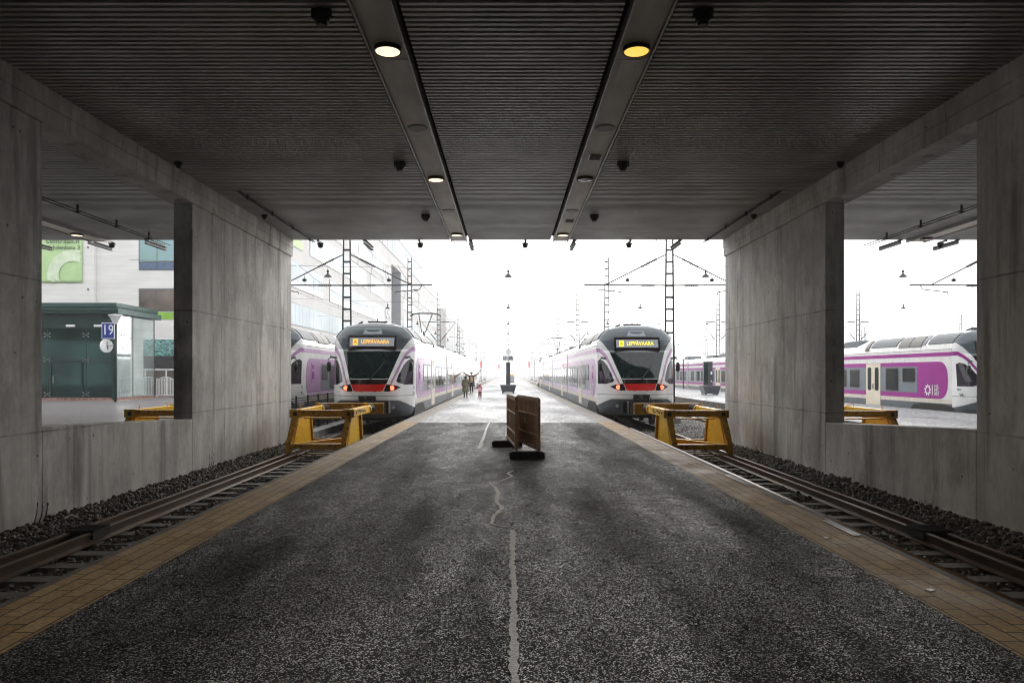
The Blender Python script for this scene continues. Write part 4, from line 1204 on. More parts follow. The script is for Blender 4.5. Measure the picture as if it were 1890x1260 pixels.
# grey service deck between the left tracks
m = MB(); m.box(-7.4,-6.9,25.0,34,-.75,-.45); tag(m.build('concrete_walkway', M['conc']), 'low wet concrete walkway beside the left train', 'walkway')
m = MB(); m.box(7.25,8.1,25.6,27.2,-.75,-.35); m.box(7.3,8.05,25.65,27.15,-.35,-.30); tag(m.build('cable_pit', M['conc'], bevel=.02), 'low concrete cable pit in the gravel behind the right buffer stop', 'cable pit')
# far fence on the left
railing(-8.0, 93, 150, -.3, 1.25, 'pale fence beyond the far end of the left train', 3.0, 12)

# ================================================================== MASTS AND OVERHEAD LINE
mast_meshes = {}
def lattice_mast_mesh():
    m = MB(); zt, zb = 10.6, -.76
    def hw(z): return .235-.105*(z-zb)/(zt-zb)
    for sx in (-1,1):
        m.hexa([(sx*hw(zb)-.035,-.05,zb),(sx*hw(zb)+.035,-.05,zb),(sx*hw(zb)+.035,.05,zb),(sx*hw(zb)-.035,.05,zb),
                (sx*hw(zt)-.03,-.05,zt),(sx*hw(zt)+.03,-.05,zt),(sx*hw(zt)+.03,.05,zt),(sx*hw(zt)-.03,.05,zt)])
    z = zb+.35
    while z < zt-.1:
        w = hw(z)-.02; m.box(-w, w, -.045, .045, z, z+.085); z += .56
    return m
def catenary_mast(X, Y, kind, lab):
    t = empty('catenary_mast', (X, Y, 0), lab, 'mast', 'lattice masts of the overhead line')
    if 'p' not in mast_meshes:
        mast_meshes['p'] = lattice_mast_mesh().build('lattice_post', M['mast'], t)
    else:
        o = bpy.data.objects.new('lattice_post', mast_meshes['p'].data); scene.collection.objects.link(o); o.parent = t
    m = MB(); m.box(-.45,.45,-.4,.4,-.80,-.42); m.build('footing', M['conc'], t)
    if kind == 'tie':
        for sx in (-1,1):
            m = MB(); m.tube([(sx*.2,0,5.80),(sx*4.05,0,5.82)], .035, 8); a = m.build('arm', M['mast'], t)
            m = MB(); m.tube([(sx*3.55,0,5.80),(sx*3.45,-.05,5.60),(sx*2.3,-.05,5.48),(sx*2.28,-.05,5.38)], .022, 7); m.build('registration_arm', M['mast'], a)
            m = MB()
            for k in range(7): m.tube([(sx*(.75+k*.09),0,5.80),(sx*(.79+k*.09),0,5.80)], .065, 10)
            m.build('insulator', M['insul'], a)
            m = MB(); m.tube([(sx*.19,0,7.25),(sx*.55,0,7.08),(sx*3.0,0,5.84)], .028, 8); b = m.build('tie_rod', M['mast'], t)
            m = MB()
            d = Vector((2.45,0,-1.24)).normalized()
            for k in range(10):
                p = Vector((.62,0,7.045))+d*(k*.085); q = p+d*.045
                m.tube([(sx*p.x,0,p.z),(sx*q.x,0,q.z)], .06, 10)
            m.build('insulator', M['insul'], b)
            m = MB(); m.lathe([(.02,-.09),(.10,-.05),(.10,.03),(.03,.08)], 12, (sx*2.0,-.05,6.05)); m.tube([(sx*2.0,-.05,6.1),(sx*2.0,0,6.3)], .01, 5); m.build('line_weight', M['black'], b)
    elif kind == 'vee':
        for sx in (-1,1):
            m = MB(); m.tube([(sx*.1,0,7.25),(sx*2.2,0,7.25)], .022, 7); a = m.build('arm', M['mast'], t)
            m = MB(); m.tube([(sx*.35,0,7.25),(sx*1.15,0,7.25)], .055, 8); m.build('insulator', M['insul'], a)
            m = MB(); m.tube([(sx*.1,0,5.0),(sx*1.85,0,7.2)], .025, 7); b = m.build('brace', M['mast'], t)
            m = MB(); m.tube([(sx*.35,0,5.31),(sx*.85,0,5.94)], .055, 8); m.build('insulator', M['insul'], b)
            m = MB(); m.tube([(sx*1.2,0,5.6),(sx*2.6,0,5.5)], .018, 6); m.build('registration_arm', M['mast'], b)
    else:
        m = MB(); m.tube([(.12,0,7.9),(.5,-.3,8.0),(.7,-.3,7.95)], .025, 6); m.build('bracket', M['mast'], t)
ROW = {-7.65:'left of the platform', 7.65:'right of the platform', 23.1:'beyond the kiosk platform', 38.5:'far right beyond the magenta train', 53.9:'far beyond the magenta train', 69.3:'near the far right yard edge', 84.7:'outermost at the right yard edge'}
ZS = [34.7, 56.8, 80.5, 112, 142, 173, 205, 236]
KD = ['tie', 'plain', 'vee', 'plain', 'vee', 'plain', 'vee', 'plain']
for X, nm in ROW.items():
    for i, (Y, k) in enumerate(zip(ZS, KD)):
        if X > 30 and i < 2: continue
        if X > 60 and i < 3: continue
        catenary_mast(X, Y, k, '%s nearest lattice mast of the row %s' % (ORD[i], nm))

def wires_obj(paths, r, lab, name='overhead_wire'):
    m = MB()
    for p in paths: m.tube(p, r, 5, cap=False)
    return tag(m.build(name, M['wire']), lab, 'wire', 'overhead wires above the tracks')
for cx, nm in ((-10,'hidden lilac train'),(-5.3,'left train'),(5.3,'right train'),(10,'empty track right of the mast row'),(20.6,'magenta train')):
    con, mes, drop = [], [], []
    con.append([(cx, END+.2, 5.46), (cx, 240, 5.46)])
    pts = []
    sup = [END+.2]+ZS
    for a, b in zip(sup, sup[1:]):
        for k in range(8):
            t_ = k/8; y = a+(b-a)*t_; z = 6.75-.55*4*t_*(1-t_)
            pts.append((cx+.05, y, z))
            if 0 < k < 8 and k % 2: drop.append([(cx+.05, y, z), (cx, y, 5.46)])
    wires_obj(con+[pts], .011, 'contact and carrier wires above the %s' % nm).data
    wires_obj(drop, .006, 'thin droppers between the wires above the %s' % nm, 'dropper')
LZ = [36.5, 54.6, 72.5, 90.5, 109, 127, 146]
for i, Y in enumerate(LZ):
    m = MB(); m.tube([(-18.9, Y, 7.3), (-9, Y, 6.95), (0, Y, 6.85), (9.85, Y, 6.95), (19.7, Y, 6.95), (29.5, Y, 7.0), (60, Y, 7.4)], .008, 5, cap=False)
    tag(m.build('span_wire', M['wire']), '%s cross wire from the camera carrying the hanging lamps' % ORD[i], 'wire', 'cross wires over the yard')
LROW = {-9:'in front of the white building', 0:'over the middle of the platform', 9.85:'over the empty right track', 19.7:'over the magenta train', 29.5:'at the far right over the yard'}
proto = None
for X, nm in LROW.items():
    for i, Y in enumerate(LZ):
        if proto is None:
            proto = empty('hanging_lamp', (X,Y,0)); tag(proto, 'x', 'hanging lamp', 'bell shaped lamps hung on cross wires')
            m = MB(); m.lathe([(.03,6.72),(.035,6.63),(.08,6.56),(.155,6.50),(.185,6.45),(.185,6.43),(.15,6.44)], 18); m.build('shade', M['beam'], proto, smooth=True)
            m = MB(); m.lathe([(.03,6.78),(.06,6.74),(.06,6.68),(.03,6.66)], 10); m.tube([(0,0,6.78),(0,0,6.9)], .012, 5); m.build('hanger', M['fixture'], proto)
            o = proto
        else: o = copy_tree(proto); o.location = (X, Y, 0)
        o['label'] = '%s hanging lamp from the camera %s' % (ORD[i], nm)

# far gantries and signals
for i, Y in enumerate((320, 390, 470)):
    m = MB(); z = 7.2
    m.box(-14, 45, Y-.15, Y-.05, z, z+.15); m.box(-14, 45, Y-.15, Y-.05, z+.9, z+1.05)
    k = -14
    while k < 45: m.bar((k,Y-.1,z+.1),(k+1,Y-.1,z+.95), .08); k += 1
    for X in (-14, 14, 30, 45): m.box(X-.15, X+.15, Y-.15, Y+.05, -.76, z+1.05)
    tag(m.build('signal_gantry', M['mast']), '%s steel gantry across all tracks fading in the fog' % ['nearest','middle','farthest'][i], 'gantry', 'gantries in the fog')
for X, Y, lab in ((-6.6, 175, 'red signal on a thin post far behind the left train'), (-2.9, 228, 'red signal on a thin post at the far platform end, left of the clock'), (5.2, 180, 'red signal on a thin post at the far end right of the clock')):
    t = empty('track_signal', (X, Y, 0), lab, 'signal', 'red signals far down the tracks')
    m = MB(); m.tube([(0,0,-.76),(0,0,3.4)], .07, 8); m.build('post', M['sign_white'], t)
    m = MB(); m.box(-.26,.26,-.1,.1,3.0,4.4); h = m.build('signal_head', M['fixture'], t)
    for z in (3.35, 4.0):
        m = MB(); m.tube([(0,-.16,z),(0,-.1,z)], .20, 14); m.build('red_light', M['signal_red'], h)

# ================================================================== PLATFORM FURNITURE
def block_tower(X, Y, lab, sign=True):
    t = empty('information_pillar', (X, Y, 0), lab, 'pillar', 'dark pillars on trough shaped blocks')
    m = MB(); m.prism([(-.50,.08),(.50,.08),(.66,.66),(-.66,.66)], 'y', -.62, .62)
    m.box(-.50,-.36,-.55,.55,0,.08); m.box(.36,.50,-.55,.55,0,.08)
    m.build('trough', M['planter'], t, bevel=.02)
    m = MB(); m.box(-.70,.70,-.66,.66,.664,.70); m.build('stone_top', M['granite'], t)
    m = MB(); m.box(-.175,.175,-.14,.14,.70,2.52); c = m.build('column', M['planter'], t, bevel=.01)
    if sign:
        m = MB(); m.tube([(0,0,2.52),(0,0,3.30)], .035, 8); m.build('pole', M['black'], t)
        for q, n in ((-1,'18'),(1,'17')):
            m = MB(); m.box(q*.235-.18, q*.235+.18, -.04, .04, 2.72, 3.05); s_ = m.build('number_plate', M['navy_sign'], t)
            txt(n, .34, M['sign_white'], s_, (q*.235, -.043, 2.885), FRONT)
        m = MB(); m.tube([(0,-.05,3.38),(0,.05,3.38)], .23, 28); m.build('clock_case', M['beam'], t)
        m = MB(); m.tube([(0,-.056,3.38),(0,-.05,3.38)], .205, 28); d = m.build('clock_dial', M['clock'], t)
        m = MB(); m.bar((0,-.06,3.38),(-.02,-.06,3.54), .02, .005, up=(0,1,0)); m.bar((0,-.06,3.38),(.03,-.06,3.28), .025, .005, up=(0,1,0)); m.build('clock_hand', M['black'], d)
    else:
        m = MB(); m.box(.02,.14,-.15,-.145,1.55,1.75); m.box(.03,.11,-.15,-.145,.98,1.08); m.build('notice', M['sign_white'], c)
        m = MB(); m.box(-.50,-.18,-.14,.14,.72,2.50); m.build('glass_screen', M['pav_glass'], c)
block_tower(.0, 60.2, 'dark pillar with platform numbers 18 and 17 and a round clock, on a trough block')
block_tower(15.3, 55.5, 'dark pillar with a white notice on a trough block on the right platform', False)
t = empty('luggage_locker', (.30, 128, 0), 'small grey cabinet with a yellow top behind the clock pillar', 'cabinet')
m = MB(); m.box(-.05,.78,-.3,.3,.15,1.1); m.build('cabinet', M['grey_wall'], t, bevel=.02)
m = MB(); m.box(-.05,.70,-.3,.3,1.1,1.42); m.build('lid', M['yellow'], t, bevel=.02)
m = MB(); m.box(-.02,.75,-.28,.28,0,.15); m.build('stand', M['planter'], t)
# slim lamp post on the right platform
t = empty('slim_post', (18.2, 76, 0), 'thin black post near the edge of the right platform', 'post')
m = MB(); m.tube([(0,0,0),(0,0,3.0)], .06, 8); m.build('shaft', M['black'], t)
m = MB(); m.box(-.14,.14,-.1,.1,3.0,3.1); m.build('head', M['black'], t)

# ------------------------------------------------------------------ brown barrier panels
def barrier(a, b, lab, open_top=False):
    a = Vector((*a, 0)); b = Vector((*b, 0)); d = (b-a); L_ = d.length
    t = empty('plastic_barrier', a, lab, 'barrier', 'brown plastic barrier panels', rz=math.atan2(d.y, d.x))
    H0, H1 = .14, 1.15
    m = MB()
    for x in (0, L_-.07): m.box(x, x+.07, -.03, .03, .0, H1)
    m.box(.07, L_-.07, -.026, .026, H1-.07, H1); m.box(.07, L_-.07, -.026, .026, H0, H0+.06)
    m.box(.07, L_-.07, -.026, .026, .40, .44); m.box(.07, L_-.07, -.026, .026, .80, .83)
    m.build('frame', M['brown'], t, bevel=.006)
    m = MB(); m.box(.07, L_-.07, -.010, .010, H0+.06, .40); m.box(.07, L_-.07, -.010, .010, .44, .80)
    n = 18
    for k in range(n):
        x = .12+(L_-.26)*k/(n-1); m.box(x, x+.028, -.018, .018, .445, .795); m.box(x, x+.028, -.018, .018, H0+.06, .395)
    m.build('ribbed_infill', M['brown'], t)
    m = MB(); n = 15
    for k in range(n+1):
        x = .07+(L_-.17)*k/n; m.box(x, x+.03, -.016, .016, .83, H1-.07)
    m.build('upper_bars', M['brown'], t)
    if not open_top:
        m = MB(); m.box(.07, L_-.07, -.006, .006, .83, H1-.07); m.build('backing_sheet', M['brown'], t)
    m = MB(); k = 0
    while .1+k*.075 < L_-.1:
        m.box(.1+k*.075, .14+k*.075, -.022, .022, H1, H1+.018); k += 1
    m.build('top_teeth', M['brown'], t)
    for y in (-1, 1):
        m = MB(); m.box(L_*.42, L_*.42+.10, y*.028-.003, y*.028+.003, .60, .73); m.build('reflector', M['reflector'], t)
        m = MB(); m.box(.1, L_-.1, y*.028-.002, y*.028+.002, .403, .412); m.box(.1, L_-.1, y*.028-.002, y*.028+.002, .803, .812); m.build('worn_edge', M['brown_worn'], t)
    m = MB(); m.hexa([(L_-.01,-.02,.9),(L_+.05,-.02,.98),(L_+.05,.02,.98),(L_-.01,.02,.9),(L_-.01,-.02,1.02),(L_+.02,-.02,1.06),(L_+.02,.02,1.06),(L_-.01,.02,1.02)]); m.build('coupling_hook', M['brown'], t)
    return t
barrier((.21, 16.3), (.60, 14.22), 'brown plastic barrier panel on the right, angled towards the camera')
barrier((-.01, 16.9), (.165, 14.75), 'narrow looking brown barrier panel on the left, seen nearly edge on', True)
for X, Y, lab in ((.365, 14.16, 'black rubber foot block under the near end of the barriers'), (-.02, 16.45, 'black rubber foot block under the far end of the left barrier')):
    m = MB(); m.box(-.34,.34,-.10,.10,0,.12); m.box(-.31,.31,-.08,.08,.12,.135)
    tag(m.build('rubber_block', M['foot'], loc=(X, Y, .001), bevel=.02), lab, 'barrier foot', 'rubber feet of the barriers')

# ================================================================== LEFT BUILDING
FX = -19.0; FY = 56.0
bld = empty('office_building', (FX, FY, 0), 'long white office building with ribbon windows left of the trains', 'building')
def bpart(mb, name, mt, parent=bld):
    o = mb.build(name, mt, parent); o.location = (-FX, -FY, 0) if parent == bld else (0,0,0); return o
# children of bld are modelled in world coordinates and shifted back
m = MB(); m.box(-60, FX, FY, 119, -.5, 21.3); m.box(-60, FX, 129.5, 195, -.5, 21.3); m.box(-60, FX, 119, 129.5, 19.4, 21.3); m.box(-60, FX-4.5, 119, 129.5, -.5, 19.4)
bpart(m, 'walls', M['facade'])
m = MB(); m.box(FX-4.49, FX-.05, 119.005, 119.03, -.5, 19.39); m.box(FX-4.49, FX-.05, 129.47, 129.495, -.5, 19.39); m.box(FX-4.49, FX-4.45, 119.03, 129.47, -.5, 19.39); bpart(m, 'recess_cladding', M['grey_wall'])
m = MB(); m.box(-59, FX-.4, FY+18, 165, 21.3, 25.1); pent = bpart(m, 'glazed_top_storey', M['pane'])
m = MB()
for k in range(44): m.box(FX-.42, FX-.36, FY+18.5+k*2.4, FY+18.56+k*2.4, 21.3, 25.1)
m.box(FX-.45, FX-.33, FY+18, 165, 25.05, 25.2); bpart(m, 'top_storey_mullions', M['grey_wall'])
m = MB(); m.box(FX-.02, FX+.06, FY, 195, 21.1, 21.34); bpart(m, 'parapet_coping', M['grey_wall'])
def ribbon(y0, y1, z0, z1, sp, spm):
    m = MB(); m.box(FX-.05, FX+.045, y0, y1, z0, z1); f = bpart(m, 'window', M['frame'])
    m = MB(); y = y0+.08
    r = random.Random(int(y0*10+z0))
    while y < y1-.3:
        w = min(r.choice((1.15,1.2,2.4,1.2,3.0)), y1-.08-y); m.box(FX+.03, FX+.055, y, y+w-.045, z0+sp+.06, z1-.08); y += w
    m.build('pane', M['pane'], f)
    if sp:
        m = MB(); y = y0+.08
        while y < y1-.3:
            w = min(2.4, y1-.08-y); m.box(FX+.03, FX+.055, y, y+w-.03, z0+.06, z0+sp); y += w
        m.build('spandrel', M[spm], f)
rows = [(6.1, 7.87, .0), (9.25, 11.6, .75), (12.85, 15.35, .75), (16.15, 19.35, .75)]
for z0, z1, segs in ((5.9, 7.87, [(58.5, 108, 0, ''), (112, 117.5, 0, '')]), (9.2, 11.6, [(57.5, 74.9, .7, 'sp_lav'), (77.7, 112, .75, 'sp_green')]),
                     (12.85, 15.35, [(58, 67.5, .8, 'sp_lime'), (70, 97.8, .8, 'sp_green'), (100.6, 112, .7, 'sp_lav')]), (16.2, 19.35, [(60, 83.7, .8, 'sp_green'), (88, 112, .8, 'sp_lav')]),
                     (2.2, 4.1, [(60, 110, 0, '')])):
    for a, b, sp, mt in segs: ribbon(a, b, z0, z1, sp, mt)
for z0 in (3.2, 6.6, 9.9, 13.2, 16.6):
    ribbon(132, 152, z0, z0+1.9, 0, ''); ribbon(156, 192, z0, z0+1.9, 0, '')
# small dark wall lettering by the recess
for z in (17.2, 11.0):
    m = MB(); m.box(FX+.02, FX+.12, 112.9, 115.7, z+1.2, z+1.25)
    txt('ok', 3.2, M['navy'], bld, (0.1, 115.3-FY, z+.3), (R(90),0,R(90)), name='wall_lettering', sx=1.3)
# end facade facing the camera
EY = FY
m = MB(); m.box(-60, -31.5, EY-.35, EY-.002, -.5, 21.3); bpart(m, 'projecting_end_wall', M['facade_end'])
m = MB(); m.box(-31.49, FX-.001, EY-.03, EY-.002, -.5, 21.3); bpart(m, 'end_wall', M['facade_end'])
def end_window(x0, x1, z0, z1, cols, band=None, bandm=None, pm='pane_blue', low=None):
    m = MB(); m.box(x0, x1, EY-.075, EY-.032, z0, z1); f = bpart(m, 'window', M['frame'])
    m = MB(); w = (x1-x0-.1)/cols
    for k in range(cols): m.box(x0+.08+k*w, x0+.02+(k+1)*w, EY-.095, EY-.074, (low or z0)+.08, z1-.08)
    m.build('pane', M[pm], f)
    if low:
        m = MB()
        for k in range(cols): m.box(x0+.08+k*w, x0+.02+(k+1)*w, EY-.095, EY-.074, z0+.08, low-.02)
        m.build('spandrel', M[bandm], f)
end_window(-28.25, -20.0, 9.5, 12.4, 6, bandm='navy', low=10.1)
end_window(-28.25, -20.0, 13.3, 15.9, 6, bandm='navy', low=14.0)
end_window(-28.25, -20.0, 6.35, 8.1, 6, pm='pane_dark')
m = MB(); m.box(-26.9, -20.0, EY-.08, EY-.032, 5.75, 6.28); bpart(m, 'lime_band', M['sp_lime'])
m = MB(); m.box(-27.2, -20.0, EY-.08, EY-.032, 2.95, 4.2); bpart(m, 'leaf_mural', M['teal'])
m = MB(); m.box(-27.2, -20.0, EY-.07, EY-.032, 2.0, 2.93); bpart(m, 'dark_fascia', M['beam'])
m = MB(); m.box(-27.2, -20.0, EY-.06, EY-.032, -.4, 1.98)
fr = bpart(m, 'entrance_glazing', M['pane_dark'])
m = MB()
for k in range(8): m.box(-27.2+k*1.0, -27.1+k*1.0, EY-.09, EY-.062, -.4, 1.98)
m.box(-27.2, -20, EY-.09, EY-.062, 1.85, 1.96); m.build('door_frame', M['sign_white'], fr)
# banner
ban = empty('wall_banner', (-35, EY-.42, 8.5), 'light green advertising banner with a pale ring hung on the white end wall', 'banner')
def bw(o): o.location = (35, -(EY-.42), -8.5); return o
BX0, BX1, BZ0, BZ1 = -41.0, -32.35, 8.5, 14.2
m = MB(); NX, NZ_ = 40, 26
vs = []
for j in range(NZ_+1):
    for i in range(NX+1):
        x = BX0+(BX1-BX0)*i/NX; z = BZ0+(BZ1-BZ0)*j/NZ_
        vs.append((x, EY-.42-.03*math.sin(x*5+z*1.3)*(1-j/NZ_), z))
fs = [(j*(NX+1)+i, j*(NX+1)+i+1, (j+1)*(NX+1)+i+1, (j+1)*(NX+1)+i) for j in range(NZ_) for i in range(NX)]
m.add(vs, fs); sheet = bw(m.build('sheet', M['banner'], ban, smooth=True))
md = sheet.modifiers.new('thick', 'SOLIDIFY'); md.thickness = .01
m = MB(); cx_, cz_, r1_, r0_ = -33.05, 9.05, 1.95, 1.08
n = 60
for k in range(n):
    for j in range(6):
        a0, a1 = 2*math.pi*k/n, 2*math.pi*(k+1)/n; ra, rb = r0_+(r1_-r0_)*j/6, r0_+(r1_-r0_)*(j+1)/6
        q = [(cx_+r*math.cos(a), EY-.475, cz_+r*math.sin(a)) for r, a in ((ra,a0),(rb,a0),(rb,a1),(ra,a1))]
        if all(BX0 < p[0] < BX1-.02 and BZ0+.02 < p[2] < BZ1 for p in q): m.add(q, [(0,1,2,3)])
bw(m.build('printed_ring', M['banner_ring'], ban))
txt('centraali.fi', .62, M['banner_text'], ban, (35-32.55, -.055, 11.62-8.5+.05), FRONT, align='RIGHT', name='banner_lettering')
txt('Töölönlahdenkatu 3', .46, M['banner_text'], ban, (35-32.5, -.055, 11.28-8.5-.12), FRONT, align='RIGHT', name='banner_lettering')
m = MB()
for x in (BX1+.4,):
    for z in (8.0, 11.2): m.tube([(x, EY-.42, z),(x, EY-.35, z)], .06, 8)
bw(m.build('fixing_bolt', M['black'], ban))

# gates in front of the entrance
def gate(x0, x1, y, lab):
    t = empty('white_gate', (x0, y, 0), lab, 'gate', 'white barred gates by the pavilion')
    W = x1-x0
    m = MB(); m.box(0,.05,-.03,.03,0,1.30); m.box(W-.05,W,-.03,.03,0,1.30); m.box(0,W,-.02,.02,.12,.17); m.box(0,W,-.02,.02,1.12,1.16); m.build('frame', M['gate'], t)
    m = MB(); k = .1
    while k < W-.08: m.box(k,k+.045,-.015,.015,.17,1.12+.22*math.sin(math.pi*k/W)); k += .105
    m.tube([(W*i/10,0,1.14+.24*math.sin(math.pi*i/10)) for i in range(11)], .03, 6); m.build('bars', M['gate'], t)
gate(-24.0, -22.75, 49.9, 'white barred gate with arched top next to the green pavilion')
gate(-22.65, -21.4, 49.9, 'white barred gate with arched top nearer the wall pillar')
gate(-21.3, -20.0, 49.9, 'white barred gate with arched top hidden behind the wall pillar')

# ------------------------------------------------------------------ green pavilion
pv = empty('glass_pavilion', (-24, 44.5, 0), 'dark green steel and glass pavilion on the left platform', 'pavilion')
def pp(mb, name, mt, parent=pv, **k):
    o = mb.build(name, mt, parent, **k); o.location = (24, -44.5, 0) if parent == pv else (0,0,0); return o
PX, PY0, PY1, PL = -23.9, 44.5, 49.5, -46
m = MB(); m.box(PL, PX, PY0, PY1, .0, .14); pp(m, 'brick_plinth', M['red_slabs'])
m = MB(); m.box(PL, PX-.05, PY0+.05, PY0+.11, .15, 5.2); pp(m, 'front_glazing', M['pav_glass'])
m = MB(); m.box(PX-.11, PX-.05, PY0+.12, PY1, .15, 5.2); pp(m, 'side_glazing', M['pav_side'])
m = MB(); m.box(PL, PX-.2, PY1-.2, PY1-.1, .15, 5.2); m.box(PL, PX-.2, PY0+.15, PY1-.2, 5.15, 5.2); pp(m, 'inner_wall', M['pav_green'])
m = MB(); m.box(PL, PX+.02, PY0-.02, PY0+.045, 4.35, 5.22); pp(m, 'front_fascia', M['pav_green'])
m = MB(); m.box(PL, PX+.30, PY0-.30, PY1+.2, 5.23, 5.55); m.box(PL, PX+.12, PY0-.12, PY1+.1, 5.56, 5.66)
rf = pp(m, 'roof', M['pav_green'])
m = MB(); m.box(PL, PX+.15, PY0-.15, PY1+.1, 5.67, 5.90); m.box(PX+.305, PX+.33, PY0-.3, PY1+.2, 5.24, 5.54); m.box(PL, PX+.3, PY0-.335, PY0-.305, 5.46, 5.56); m.build('roof_trim', M['pav_trim'], rf)
for x, y in ((PX-.08, PY0+.08),): 
    m = MB(); m.box(x-.12, x+.10, y-.12, y+.10, .0, 5.23); pp(m, 'corner_post', M['pav_green'])
m = MB()
for x in (-25.7, -28.05, -30.4, -32.8, -35.2, -37.6):
    m.box(x-.012, x+.012, PY0+.035, PY0+.049, .15, 4.34)
m.box(PL, PX-.2, PY0+.035, PY0+.049, 2.42, 2.45); m.box(PX-.049, PX-.03, PY0+2.15, PY0+2.19, .15, 5.2); m.box(PX-.049, PX-.03, PY1-.08, PY1, .15, 5.2)
pp(m, 'glazing_joints', M['beam'])
m = MB()
for x in (-25.7, -28.05, -30.4, -32.8):
    for z in (.35, 2.45, 3.95):
        for dx, dz in ((-.2,.1),(.2,.1),(-.2,-.1),(.2,-.1)):
            m.tube([(x+dx*.8, PY0-.02, z+dz),(x+dx*.8, PY0+.04, z+dz)], .035, 8); m.bar((x, PY0+.0, z),(x+dx*.8, PY0, z+dz), .014)
pp(m, 'glass_fixings', M['steel'])
m = MB(); m.box(-27.9,-27.78,PY0-.01,PY0+.048,.15,2.42); m.box(-26.0,-25.88,PY0-.01,PY0+.048,.15,2.42); m.box(-27.78,-26.0,PY0-.01,PY0+.048,2.30,2.42); m.box(-27.78,-26.0,PY0-.01,PY0+.048,.15,.25)
dr = pp(m, 'door_frame', M['pav_green'])
m = MB(); m.tube([(-27.65,PY0-.06,1.0),(-27.65,PY0-.06,1.5)], .025, 8); m.build('door_handle', M['steel'], dr)
m = MB()
for x in (-29.2, -28.7): m.tube([(x,PY0-.06,4.72),(x,PY0-.02,4.72)], .12, 14)
pp(m, 'vent_ports', M['black'])
for x in (-26.6, -24.9, -31.0):
    m = MB(); m.box(x-.27,x+.27,PY0-.08,PY0-.022,4.45,4.58); pp(m, 'wall_light', M['sign_white'])
m = MB(); m.box(-30.2,-29.6,PY0+.03,PY0+.049,3.2,3.9); pp(m, 'notice', M['sign_white'])

# post with number 19
t = empty('platform_sign_post', (-22.35, 41.6, 0), 'green post with a funnel lamp, blue sign 19 and a sideways clock', 'sign post')
m = MB(); m.tube([(0,0,0),(0,0,4.45)], .075, 12); m.build('post', M['pav_green'], t, smooth=True)
m = MB(); m.lathe([(.09,4.40),(.13,4.48),(.30,4.86),(.36,4.90),(.36,4.95),(.05,4.99)], 20); m.build('lamp', M['gate'], t, smooth=True)
m = MB(); m.box(-.70,.02,-.13,-.09,3.58,4.50); sg = m.build('number_sign', M['sign_white'], t)
m = MB(); m.box(-.67,-.01,-.136,-.131,3.62,4.46); m.build('blue_field', M['sign_blue'], sg)
txt('19', .82, M['sign_white'], sg, (-.34,-.14,4.06), FRONT, sx=.82)
m = MB()
cc = Vector((-.45, -.1, 3.18)); dv = Vector((math.sin(R(66)), -math.cos(R(66)), 0))
m.tube([cc-dv*.05, cc+dv*.05], .38, 28); cl = m.build('clock', M['sign_white'], t)
m = MB(); m.tube([cc+dv*.052, cc+dv*.056], .34, 28); m.build('clock_dial', M['clock'], cl)
m = MB(); m.bar(cc+dv*.06, cc+dv*.06+Vector((0,0,.26)), .03); m.bar(cc+dv*.06, cc+dv*.06+Vector((.03,.03,-.2)), .04); m.build('clock_hand', M['black'], cl)
m = MB(); m.bar((0,0,3.2),(-.40,-.09,3.2), .05); m.bar((0,0,3.05),(-.1,-.02,3.3), .03); m.build('clock_bracket', M['steel'], t)

# ------------------------------------------------------------------ far building
fb = empty('grey_block', (-17, 200, 0), 'farther white block with a grey louvred side, fading in the fog', 'building')
m = MB(); m.box(-22,-3,0,88,-1,19.4); m.box(-2.999,-.001,0,.0+2.5,-1,19.4)
m.build('walls', M['facade'], fb)
m = MB(); m.box(-2.99,0,2.51,88,-1,18.2); m.build('louvred_screen', M['screen'], fb)
m = MB()
for k in range(12): m.box(.001,.05,3+k*7,3.15+k*7,-1,18.1)
m.build('screen_joints', M['grey_wall'], fb)
# glimpsed bare trees far right
def bare_tree(X, Y, h, lab, seed):
    t = empty('bare_tree', (X, Y, 0), lab, 'tree', 'bare trees in the fog')
    r = random.Random(seed); m = MB(); m.tube([(0,0,-1),(0,0,h*.5),(.1,0,h*.8)], [.3,.2,.1], 7); m.build('trunk', M['bark'], t)
    m = MB()
    def br(p, d, l, rad, n):
        q = p+d*l; m.tube([p,(p+q)/2+Vector((r.uniform(-.1,.1),0,.05))*l*.3,q], [rad,rad*.8,rad*.5], 4)
        if n:
            for _ in range(3): br(p.lerp(q, r.uniform(.5,1)), (d+Vector((r.uniform(-.8,.8),r.uniform(-.8,.8),r.uniform(-.1,.6)))).normalized(), l*.65, rad*.55, n-1)
    for k in range(7):
        a = r.uniform(0,6.28); br(Vector((0,0,h*(.35+.06*k))), Vector((math.cos(a)*.7,math.sin(a)*.7,.7)).normalized(), h*.22, .1, 3)
    m.build('crown', M['bark'], t)
bare_tree(138, 235, 15, 'faint bare tree above the magenta train, left one', 3)
bare_tree(150, 240, 17, 'faint bare tree above the magenta train, right one', 4)

